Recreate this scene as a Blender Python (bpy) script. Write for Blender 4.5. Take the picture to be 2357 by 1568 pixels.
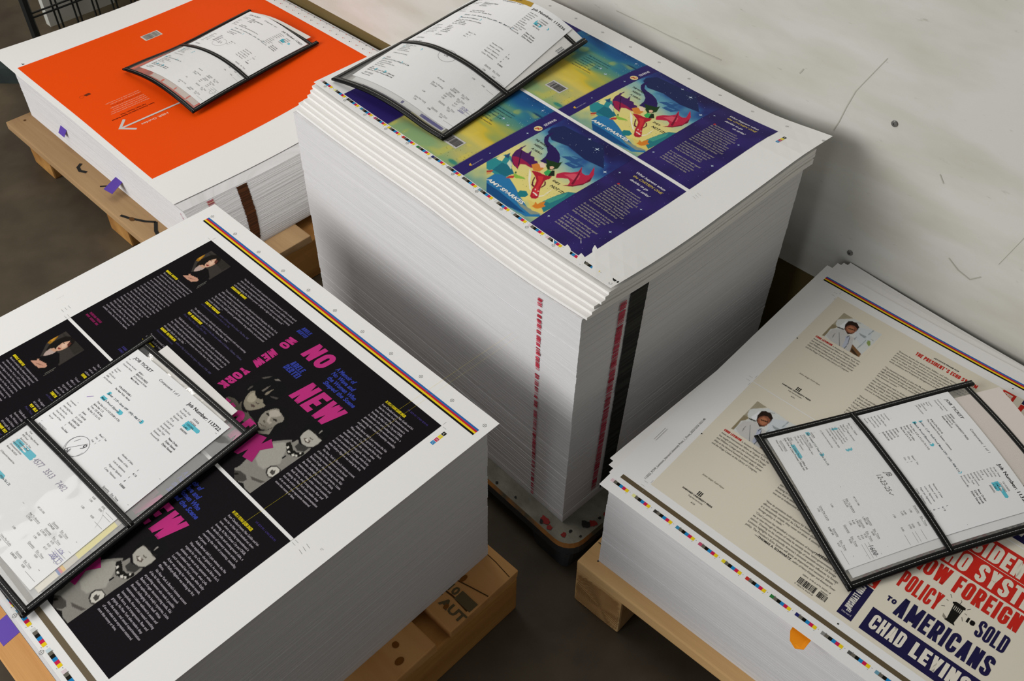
import bpy, bmesh, math, random
import numpy as np
from mathutils import Vector, Matrix
from mathutils.geometry import tessellate_polygon
for o in list(bpy.data.objects): bpy.data.objects.remove(o)
SC = bpy.context.scene
COL = SC.collection
IN = 0.0254
# ------------------------------------------------------------------ camera
PITCH, ROLL, FPX = 0.810448, 0.014136, 2284.95
cam = bpy.data.cameras.new('camera'); camo = bpy.data.objects.new('camera', cam); COL.objects.link(camo)
cam.sensor_width = 36.0; cam.lens = FPX/2357*36.0; cam.clip_start = .05
_f = Vector((0, math.cos(PITCH), -math.sin(PITCH))); _u = Vector((0, math.sin(PITCH), math.cos(PITCH))); _r = Vector((1, 0, 0))
_r2 = _r*math.cos(ROLL)+_u*math.sin(ROLL); _u2 = _u*math.cos(ROLL)-_r*math.sin(ROLL)
M = Matrix.Identity(4)
for i in range(3): M[i][0] = _r2[i]; M[i][1] = _u2[i]; M[i][2] = -_f[i]
M[2][3] = 1.46; camo.matrix_world = M
SC.camera = camo
# ------------------------------------------------------------------ light
SC.view_settings.view_transform = 'Standard'; SC.view_settings.look = 'None'
SC.view_settings.gamma = 1; SC.view_settings.use_curve_mapping = False
SC.view_settings.exposure = 0.0
w = bpy.data.worlds.new('world'); SC.world = w; w.use_nodes = True
w.node_tree.nodes['Background'].inputs[0].default_value = (.92, .96, 1, 1)
w.node_tree.nodes['Background'].inputs[1].default_value = .09
def area(name, loc, target, sx, sy, power, col):
    l = bpy.data.lights.new(name, 'AREA'); l.shape = 'RECTANGLE'; l.size = sx; l.size_y = sy; l.energy = power; l.color = col
    o = bpy.data.objects.new(name, l); COL.objects.link(o); o.location = loc
    d = Vector(target)-Vector(loc); o.rotation_euler = d.to_track_quat('-Z', 'Y').to_euler(); return o
area('window_light', (-3.2, -.1, 1.9), (0, 1.0, .35), 2.2, 1.6, 92, (1, .98, .96))
area('doorway_light', (-2.6, -1.6, 1.2), (-.2, .9, .4), 1.6, 1.4, 22, (.95, .97, 1))
area('ceiling_lamp', (-1.5, 2.3, 4.0), (-.1, 1.3, .2), 2.6, 2.0, 46, (1, .97, .93))
area('ceiling_lamp', (-1.6, 4.6, 4.2), (-.6, 1.6, .3), 1.5, .35, 45, (1, .95, .88))

# ------------------------------------------------------------------ helpers
def lin(c):
    if isinstance(c, str): c = tuple(int(c[i:i+2], 16)/255 for i in (0, 2, 4))
    return tuple((x/12.92 if x <= .04045 else ((x+.055)/1.055)**2.4) for x in c)
def np_lin(a): return np.where(a <= .04045, a/12.92, ((np.maximum(a, 0)+.055)/1.055)**2.4)
def hexa(c): return np.array([int(c[i:i+2], 16)/255 for i in (0, 2, 4)])
def material(name, col, rough=.6, spec=.3, noise=None, bump=0., bscale=60., vc=False, stretch=None, metal=0.):
    m = bpy.data.materials.new(name); m.use_nodes = True; nt = m.node_tree; b = nt.nodes['Principled BSDF']
    b.inputs['Roughness'].default_value = rough; b.inputs['Specular IOR Level'].default_value = spec; b.inputs['Metallic'].default_value = metal
    b.inputs['Base Color'].default_value = lin(col)+(1,)
    L = nt.links.new
    if vc:
        a = nt.nodes.new('ShaderNodeVertexColor'); a.layer_name = 'Col'; L(a.outputs['Color'], b.inputs['Base Color'])
    if noise or bump:
        tc = nt.nodes.new('ShaderNodeTexCoord'); mp = nt.nodes.new('ShaderNodeMapping'); L(tc.outputs['Object'], mp.inputs['Vector'])
        if stretch: mp.inputs['Scale'].default_value = stretch
    if noise:
        col2, sc, amt, det = noise
        n = nt.nodes.new('ShaderNodeTexNoise'); n.inputs['Scale'].default_value = sc; n.inputs['Detail'].default_value = det
        L(mp.outputs['Vector'], n.inputs['Vector'])
        r = nt.nodes.new('ShaderNodeValToRGB'); r.color_ramp.elements[0].position = .5-amt; r.color_ramp.elements[1].position = .5+amt
        r.color_ramp.elements[0].color = lin(col)+(1,); r.color_ramp.elements[1].color = lin(col2)+(1,)
        L(n.outputs['Fac'], r.inputs['Fac']); L(r.outputs['Color'], b.inputs['Base Color'])
    if bump:
        n2 = nt.nodes.new('ShaderNodeTexNoise'); n2.inputs['Scale'].default_value = bscale; n2.inputs['Detail'].default_value = 4
        L(mp.outputs['Vector'], n2.inputs['Vector'])
        bp = nt.nodes.new('ShaderNodeBump'); bp.inputs['Strength'].default_value = bump; bp.inputs['Distance'].default_value = .01
        L(n2.outputs['Fac'], bp.inputs['Height']); L(bp.outputs['Normal'], b.inputs['Normal'])
    return m
MAT = {}
MAT['print'] = material('coated_print', 'ffffff', .5, .07, vc=True)
MAT['plain'] = material('office_paper_print', 'ffffff', .8, .15, vc=True)
MAT['edge'] = material('paper_edges', 'd2d1d1', .85, .1, noise=('e6e5e6', 3.0, .22, 6), bump=.25, bscale=3, stretch=(.6, .6, 260))
MAT['edgeink'] = material('inked_paper_edges', 'ffffff', .85, .1, vc=True)
MAT['black'] = material('black_vinyl_binding', '060607', .35, .22, bump=.08, bscale=120)
MAT['thread'] = material('stitch_thread', 'a9a9a6', .6, .3)
MAT['flag_purple'] = material('purple_paper', '5b41a0', .6, .2)
MAT['flag_orange'] = material('orange_paper', 'f39412', .6, .2)
MAT['steel'] = material('dark_painted_steel', '232c2b', .5, .4, noise=('2f3a37', 20, .2, 4))
MAT['wire'] = material('dark_wire', '2c2e2d', .45, .5, metal=.4)
MAT['screw'] = material('screw_metal', '8b8a86', .4, .5, metal=.7)
def wood_mat(name, dark, light, axis, sc=9):
    st = [1., 1., 1.]; st[axis] = .07
    m = material(name, dark, .75, .2, noise=(light, sc, .25, 7), bump=.25, bscale=sc*2, stretch=tuple(x*2.2 for x in st)); return m
MAT['wood_new_u'] = wood_mat('new_pine_long', 'c79a63', 'e2bd86', 0)
MAT['wood_new_v'] = wood_mat('new_pine_cross', 'b98d58', 'd8b27c', 1)
MAT['wood_old_u'] = wood_mat('worn_pine_long', '8f6f4c', 'b4946c', 0)
MAT['wood_old_v'] = wood_mat('worn_pine_cross', '86582a', 'b98a4c', 1)
MAT['wood_mid_u'] = wood_mat('pallet_pine_long', 'b88149', 'd6a468', 0)
MAT['wood_mid_v'] = wood_mat('pallet_pine_cross', 'a87437', 'cf9a58', 1)
def vinyl_mat():
    m = bpy.data.materials.new('clear_vinyl'); m.use_nodes = True; nt = m.node_tree; N = nt.nodes; L = nt.links.new
    for n in list(N): N.remove(n)
    out = N.new('ShaderNodeOutputMaterial'); tr = N.new('ShaderNodeBsdfTransparent'); tr.inputs[0].default_value = (.985, .985, .98, 1)
    df = N.new('ShaderNodeBsdfDiffuse'); df.inputs[0].default_value = (.82, .82, .8, 1)
    gl = N.new('ShaderNodeBsdfGlossy'); gl.inputs['Roughness'].default_value = .07
    m1 = N.new('ShaderNodeMixShader'); m1.inputs[0].default_value = .07; L(tr.outputs[0], m1.inputs[1]); L(df.outputs[0], m1.inputs[2])
    m2 = N.new('ShaderNodeMixShader'); m2.inputs[0].default_value = .045; L(m1.outputs[0], m2.inputs[1]); L(gl.outputs[0], m2.inputs[2]); L(m2.outputs[0], out.inputs[0])
    tc = N.new('ShaderNodeTexCoord'); n = N.new('ShaderNodeTexNoise'); n.inputs['Scale'].default_value = 14; n.inputs['Detail'].default_value = 2
    L(tc.outputs['Object'], n.inputs['Vector']); bp = N.new('ShaderNodeBump'); bp.inputs['Strength'].default_value = .18; bp.inputs['Distance'].default_value = .02
    L(n.outputs['Fac'], bp.inputs['Height']); L(bp.outputs[0], gl.inputs['Normal'])
    return m
MAT['vinyl'] = vinyl_mat()

def tag(o, label=None, cat=None, group=None, kind=None):
    if label: o['label'] = label
    if cat: o['category'] = cat
    if group: o['group'] = group
    if kind: o['kind'] = kind
    return o
def link(name, me, mats, parent=None):
    o = bpy.data.objects.new(name, me); COL.objects.link(o)
    for m in (mats if isinstance(mats, (list, tuple)) else [mats]): me.materials.append(m)
    if parent: o.parent = parent
    return o
def empty(name, loc, rz=0):
    o = bpy.data.objects.new(name, None); COL.objects.link(o); o.location = loc; o.rotation_euler = (0, 0, rz); return o
def mesh_np(name, V, F, cols=None, smooth=False, midx=None):
    me = bpy.data.meshes.new(name); me.from_pydata([tuple(map(float, v)) for v in V], [], [tuple(map(int, f)) for f in F])
    if cols is not None:
        a = me.color_attributes.new('Col', 'FLOAT_COLOR', 'POINT')
        c = np.ones((len(V), 4), np.float32); c[:, :3] = cols; a.data.foreach_set('color', c.ravel())
    if midx is not None: me.polygons.foreach_set('material_index', np.asarray(midx, np.int32))
    if smooth: me.polygons.foreach_set('use_smooth', np.ones(len(F), bool))
    me.update(); return me
def local(me, org, rz):
    "express a mesh given in world coordinates in the frame of an origin"
    me.transform(Matrix.Translation(Vector(org)) @ Matrix.Rotation(rz, 4, 'Z')) if False else me.transform((Matrix.Translation(Vector(org)) @ Matrix.Rotation(rz, 4, 'Z')).inverted())
    return me
# frames of the four stacks: world = O + u*ud + v*vd, u and v in inches
FR = {'L': ((-.4930, 1.2858), -43.639), 'C': ((.0307, 1.7512), -46.15), 'R': ((.5319, 1.2558), -41.825), 'B': ((-.7820, 2.5520), -43.759)}
def fr(k):
    (x, y), a = FR[k]; a = math.radians(a); return x, y, a, math.cos(a), math.sin(a)
def W(k, u, v, z):
    x, y, a, c, s = fr(k); return Vector((x+IN*(u*c+v*s), y+IN*(u*s-v*c), z))
# ------------------------------------------------------------------ curved sheets
def crw(t, n):
    t = np.atleast_1d(np.asarray(t, float)); tc = np.clip(t, 0, n); i = np.clip(np.floor(tc), 0, n-1).astype(int); f = tc-i
    B = [-.5*f+f*f-.5*f**3, 1-2.5*f*f+1.5*f**3, .5*f+2*f*f-1.5*f**3, -.5*f*f+.5*f**3]
    w = np.zeros((len(t), n+1)); r = np.arange(len(t))
    for k in range(4):
        j = i-1+k
        lo = j < 0; hi = j > n; ok = ~(lo | hi)
        np.add.at(w, (r[ok], j[ok]), B[k][ok])
        w[lo, 0] += 2*B[k][lo]; w[lo, 1] -= B[k][lo]
        w[hi, n] += 2*B[k][hi]; w[hi, n-1] -= B[k][hi]
    d = np.minimum(t, 0); w[:, 0] -= d; w[:, 1] += d; w[:, 0] += 0
    e = np.maximum(t-n, 0); w[:, n] += e; w[:, n-1] -= e
    return w
class Surf:
    def __init__(s, key, Wd, Hd): s.G = np.array(DATA[key], float)/10000.; s.W = Wd; s.H = Hd
    def __call__(s, u, v):
        n = s.G.shape[0]-1; m = s.G.shape[1]-1
        return np.einsum('ki,kj,ijc->kc', crw(np.asarray(u)/s.W*n, n), crw(np.asarray(v)/s.H*m, m), s.G)
# ------------------------------------------------------------------ lettering
_txt = bpy.data.objects.new('type', bpy.data.curves.new('type', 'FONT')); COL.objects.link(_txt)
_cache = {}
def glyphs(s, bold, sh):
    k = (s, bold, sh)
    if k not in _cache:
        c = _txt.data; c.body = s; c.size = 1; c.offset = bold; c.shear = sh; c.resolution_u = 2; c.fill_mode = 'FRONT'
        dg = bpy.context.evaluated_depsgraph_get(); dg.update(); e = _txt.evaluated_get(dg); me = e.to_mesh()
        n = len(me.vertices); co = np.zeros(n*3); me.vertices.foreach_get('co', co); co = co.reshape(-1, 3)[:, :2]
        fs = [tuple(p.vertices) for p in me.polygons]; e.to_mesh_clear()
        _cache[k] = (co, fs, (co[:, 0].max() if n else .3))
    return _cache[k]
def stroke(P, t):
    P = [np.array(p, float) for p in P]; n = len(P); closed = np.allclose(P[0], P[-1])
    if closed: P = P[:-1]; n -= 1
    L = []; R = []
    for i in range(n):
        a = P[i-1] if (i > 0 or closed) else None; b = P[(i+1) % n] if (i < n-1 or closed) else None
        d1 = (P[i]-a)/np.linalg.norm(P[i]-a) if a is not None else None; d2 = (b-P[i])/np.linalg.norm(b-P[i]) if b is not None else None
        if d1 is None: d1 = d2
        if d2 is None: d2 = d1
        n1 = np.array([-d1[1], d1[0]]); n2 = np.array([-d2[1], d2[0]]); m = n1+n2; m /= max(np.linalg.norm(m), 1e-6); k = 1/max(m@n1, .5)
        L.append(P[i]+m*k*t/2); R.append(P[i]-m*k*t/2)
    V = []
    for l, r in zip(L, R): V += [l, r]
    F = [(2*i, 2*i+1, 2*((i+1) % n)+1, 2*((i+1) % n)) for i in range(n if closed else n-1)]
    return np.array(V), F
def arc(cx, cy, rx, ry, a0, a1, n=7): return [(cx+rx*math.cos(math.radians(a0+(a1-a0)*i/n)), cy+ry*math.sin(math.radians(a0+(a1-a0)*i/n))) for i in range(n+1)]
LW = dict(I=.36, M=1.35, W=1.45, L=.82, E=.85, F=.82, T=.95, J=.8)
def gothic_letter(ch, Wd, H, t):
    a = t/2; x0, x1, y0, y1 = a, Wd-a, a, H-a; c = Wd/2; r = (x1-x0)/2; ry = min(r*1.15, .3*H); st = [(x0, 0), (x0, H)]; st2 = [(x1, 0), (x1, H)]; m = H*.5
    O = arc(c, y1-ry, r, ry, 0, 180)+arc(c, y0+ry, r, ry, 180, 360); O.append(O[0])
    rr = min(r, .25*H); bowl = lambda yb, yt: [(x0, yt)]+arc(x1-rr, yt-min(rr, (yt-yb)/2), rr, min(rr, (yt-yb)/2), 90, 0)+arc(x1-rr, yb+min(rr, (yt-yb)/2)+.001, rr, min(rr, (yt-yb)/2), 0, -90)+[(x0, yb)]
    D = {'O': [O], 'C': [[(x1, H*.64)]+arc(c, y1-ry, r, ry, 0, 180)+arc(c, y0+ry, r, ry, 180, 360)+[(x1, H*.36)]],
         'S': [[(x1, .69*H)]+arc(c, y1-ry*.9, r, ry*.9, 0, 180)+[(x0+.02*Wd, .62*H), (c, .5*H), (x1-.02*Wd, .38*H)]+arc(c, y0+ry*.9, r, ry*.9, 0, -180)+[(x0, .31*H)]],
         'D': [st, bowl(y0, y1)], 'P': [st, bowl(.42*H, y1)], 'R': [st, bowl(.45*H, y1), [(c, .46*H), (x1, 0)]], 'B': [st, bowl(.5*H, y1), bowl(y0, .52*H)],
         'E': [st, [(x0, y1), (Wd, y1)], [(x0, m), (Wd*.9, m)], [(x0, y0), (Wd, y0)]], 'F': [st, [(x0, y1), (Wd, y1)], [(x0, m), (Wd*.9, m)]],
         'L': [st, [(x0, y0), (Wd, y0)]], 'T': [[(c, 0), (c, H)], [(0, y1), (Wd, y1)]], 'H': [st, st2, [(x0, m), (x1, m)]], 'I': [[(c, 0), (c, H)]],
         'N': [st, st2, [(x0, H), (x1, 0)]], 'M': [st, st2, [(x0, H), (c, .15*H)], [(c, .15*H), (x1, H)]], 'A': [[(x0*.9, 0), (c-.02, H)], [(c+.02, H), (Wd-x0*.9, 0)], [(x0+.1*Wd, .26*H), (x1-.1*Wd, .26*H)]],
         'V': [[(x0, H), (c, 0)], [(c, 0), (x1, H)]], 'Y': [[(x0, H), (c, .42*H)], [(x1, H), (c, .42*H)], [(c, .5*H), (c, 0)]], 'K': [st, [(x0, .36*H), (x1, H)], [(c-.1*Wd, .55*H), (x1, 0)]],
         'W': [[(x0*.8, H), (.28*Wd, 0)], [(.28*Wd, 0), (c, H)], [(c, H), (.72*Wd, 0)], [(.72*Wd, 0), (Wd-x0*.8, H)]], 'U': [[(x0, H), (x0, y0+ry)]+arc(c, y0+ry, r, ry, 180, 360)+[(x1, H)]],
         'G': [[(x1, H*.66)]+arc(c, y1-ry, r, ry, 0, 180)+arc(c, y0+ry, r, ry, 180, 360)+[(x1, H*.46)], [(c, H*.46), (Wd, H*.46)]], "'": [[(c, .72*H), (c, H)]], 'Q': [O, [(c, .25*H), (x1, 0)]], 'J': [[(x1, H), (x1, y0+ry)]+arc(c, y0+ry, r, ry, 0, -180)]}
    return D.get(ch, [])
class Ink:
    "collects printed shapes in page inches (x right, y down)"
    def __init__(s): s.V = []; s.C = []; s.F = []; s.n = 0; s.A = np.eye(2); s.o = np.zeros(2)
    def frame(s, ox=0, oy=0, rot=0, sc=1):
        c, q = math.cos(math.radians(rot)), math.sin(math.radians(rot)); s.A = np.array([[c, -q], [q, c]])*sc; s.o = np.array([ox, oy], float); return s
    def add(s, P, F, col, lay):
        P = np.asarray(P, float)
        if not len(P): return
        P = P@s.A.T+s.o
        s.V.append(np.c_[P, np.full(len(P), lay)])
        c = np.asarray(lin(col) if isinstance(col, (str, tuple)) else col, float)
        s.C.append(np.broadcast_to(c, (len(P), 3)) if c.ndim == 1 else c)
        s.F += [tuple(i+s.n for i in f) for f in F]; s.n += len(P)
    def grid(s, x0, y0, x1, y1, nx, ny, col, lay):
        X, Y = np.meshgrid(np.linspace(x0, x1, nx+1), np.linspace(y0, y1, ny+1), indexing='ij')
        I = np.arange((nx+1)*(ny+1)).reshape(nx+1, ny+1)
        F = np.stack([I[:-1, :-1], I[:-1, 1:], I[1:, 1:], I[1:, :-1]], -1).reshape(-1, 4)
        s.add(np.c_[X.ravel(), Y.ravel()], [tuple(f) for f in F.tolist()], col, lay)
    def rect(s, x0, y0, x1, y1, col, lay, step=.8): s.grid(x0, y0, x1, y1, max(1, int(abs(x1-x0)/step)), max(1, int(abs(y1-y0)/step)), col, lay)
    def poly(s, P, col, lay):
        P = [tuple(p) for p in P]; T = tessellate_polygon([[Vector((p[0], p[1], 0)) for p in P]]); s.add(P, [tuple(t) for t in T], col, lay)
    def line(s, P, t, col, lay): V, F = stroke(P, t); s.add(V, F, col, lay)
    def ell(s, x, y, rx, ry, col, lay, n=14): s.add([(x+rx*math.cos(2*math.pi*i/n), y+ry*math.sin(2*math.pi*i/n)) for i in range(n)], [tuple(range(n))], col, lay)
    def ring(s, x, y, r, t, col, lay, n=14):
        P = [(x+r*math.cos(2*math.pi*i/n), y+r*math.sin(2*math.pi*i/n)) for i in range(n)]; s.line(P+[P[0]], t, col, lay)
    def text(s, st, x, y, size, col, lay, w=None, sx=1., bold=0., sh=0., al='l'):
        co, fs, wd = glyphs(st, bold, sh)
        if not len(co): return
        k = w/wd if w else size*sx
        P = np.c_[co[:, 0]*k, -co[:, 1]*size]; ox = {'l': 0, 'r': -wd*k, 'c': -wd*k/2}[al]
        s.add(P+np.array([x+ox, y]), fs, col, lay)
    def gothic(s, st, x, y, w, h, t, col, lay, skew=0., gap=None):
        tot0 = sum(LW.get(c, 1.) if c != ' ' else .45 for c in st); t = min(t, .42*w/(tot0*1.16)); gap = t*.45 if gap is None else gap
        tot = sum(LW.get(c, 1.) if c != ' ' else .45 for c in st); unit = (w-gap*(len(st)-1))/tot; cx = 0
        for c in st:
            wd = unit*(LW.get(c, 1.) if c != ' ' else .45)
            if c == 'I': wd = max(wd, t)
            for pl in gothic_letter(c, wd, h, t):
                V, F = stroke(pl, t); V[:, 1] = np.clip(V[:, 1], 0, h); V[:, 0] = np.clip(V[:, 0], -.02*wd, wd*1.02)
                P = np.c_[x+cx+V[:, 0]+skew*V[:, 1], y-V[:, 1]]; s.add(P, F, col, lay)
            cx += wd+gap
    def raster(s, x0, y0, x1, y1, img, lay): s.grid(x0, y0, x1, y1, img.shape[0]-1, img.shape[1]-1, np_lin(img.reshape(-1, 3)), lay)
class Paint:
    "small painter: vertex-colour pictures, coordinates in inches"
    def __init__(s, x0, y0, x1, y1, ppi, col='000000'):
        s.x0, s.y0, s.x1, s.y1, s.ppi = x0, y0, x1, y1, ppi; nx, ny = int((x1-x0)*ppi)+1, int((y1-y0)*ppi)+1
        s.X, s.Y = np.meshgrid(np.linspace(x0, x1, nx), np.linspace(y0, y1, ny), indexing='ij'); s.I = np.zeros((nx, ny, 3)); s.I[:] = hexa(col)
    def blend(s, a, col): c = hexa(col) if isinstance(col, str) else col; s.I = s.I*(1-a[..., None])+c*a[..., None]
    def poly(s, pts, col, soft=.02):
        P = np.array(pts, float); n = len(P); ins = np.zeros(s.X.shape, bool); D = np.full(s.X.shape, 9.)
        for i in range(n):
            a, b = P[i], P[(i+1) % n]
            if a[1] != b[1]:
                c = ((a[1] > s.Y) != (b[1] > s.Y)) & (s.X < (b[0]-a[0])*(s.Y-a[1])/(b[1]-a[1])+a[0]); ins ^= c
            d = b-a; L = d@d
            if L < 1e-9: continue
            h = np.clip(((s.X-a[0])*d[0]+(s.Y-a[1])*d[1])/L, 0, 1); D = np.minimum(D, np.hypot(s.X-a[0]-h*d[0], s.Y-a[1]-h*d[1]))
        sd = np.where(ins, D, -D); s.blend(np.clip(sd/max(soft, .012)+.5, 0, 1), col)
    def ell(s, cx, cy, rx, ry, col, soft=.3):
        d = np.hypot((s.X-cx)/rx, (s.Y-cy)/ry); s.blend(np.clip((1-d)/soft+.5, 0, 1), col)
    def art(s, ops, k=.0042, dx=0, dy=0):
        for col, soft, p in ops: s.poly([(p[i]/100+dx, p[i+1]/100+dy) for i in range(0, len(p), 2)], col, soft*k)
    def speck(s, amt, seed=0): s.I = np.clip(s.I+np.random.RandomState(seed).normal(0, amt, s.I.shape[:2])[..., None], 0, 1)
def vnoise(X, Y, sc, seed):
    r = np.random.RandomState(seed); T = r.rand(64, 64); x = X*sc; y = Y*sc; i = np.floor(x).astype(int); j = np.floor(y).astype(int); f = x-i; g = y-j; f = f*f*(3-2*f); g = g*g*(3-2*g)
    t = lambda a, b: T[a % 64, b % 64]
    return (t(i, j)*(1-f)+t(i+1, j)*f)*(1-g)+(t(i, j+1)*(1-f)+t(i+1, j+1)*f)*g
def ramp(t, stops):
    xs = [a for a, _ in stops]; cs = np.array([hexa(c) for _, c in stops]); return np.stack([np.interp(t, xs, cs[:, k]) for k in range(3)], -1)
def sheet_mesh(name, S, u0, u1, v0, v1, ink=None, zoff=0., thick=.0004, paper='f1f0ee', step=1., mapf=None, lay=.00012, ragged=0, seed=1):
    "a sheet of paper following a curved surface, with its printing"
    nu, nv = max(2, int((u1-u0)/step)), max(2, int((v1-v0)/step))
    X, Y = np.meshgrid(np.linspace(u0, u1, nu+1), np.linspace(v0, v1, nv+1), indexing='ij'); n = X.size
    I = np.arange(n).reshape(nu+1, nv+1)
    ev = (lambda a, b: S(*mapf(a, b))) if mapf else S
    T = ev(X.ravel(), Y.ravel()); T = T+np.array([0, 0, zoff]); Bm = T-np.array([0, 0, thick])
    F = [tuple(f) for f in np.stack([I[:-1, :-1], I[:-1, 1:], I[1:, 1:], I[1:, :-1]], -1).reshape(-1, 4)]
    F += [tuple(n+i for i in f[::-1]) for f in F]
    ring = list(I[0, :])+list(I[1:, -1])+list(I[-1, -2::-1])+list(I[-2:0:-1, 0])
    for a, b in zip(ring, ring[1:]+ring[:1]): F.append((b, a, n+a, n+b))
    V = np.r_[T, Bm]; C = np.tile(np.array(lin(paper)), (2*n, 1))
    if ink and ink.n:
        P = np.concatenate(ink.V); Q = ev(P[:, 0], P[:, 1]); Q[:, 2] += zoff+P[:, 2]*lay
        F += [tuple(i+2*n for i in f) for f in ink.F]; V = np.r_[V, Q]; C = np.r_[C, np.concatenate(ink.C)]
    # keep every face looking up
    me = mesh_np(name, V, F, C); return me
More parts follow.
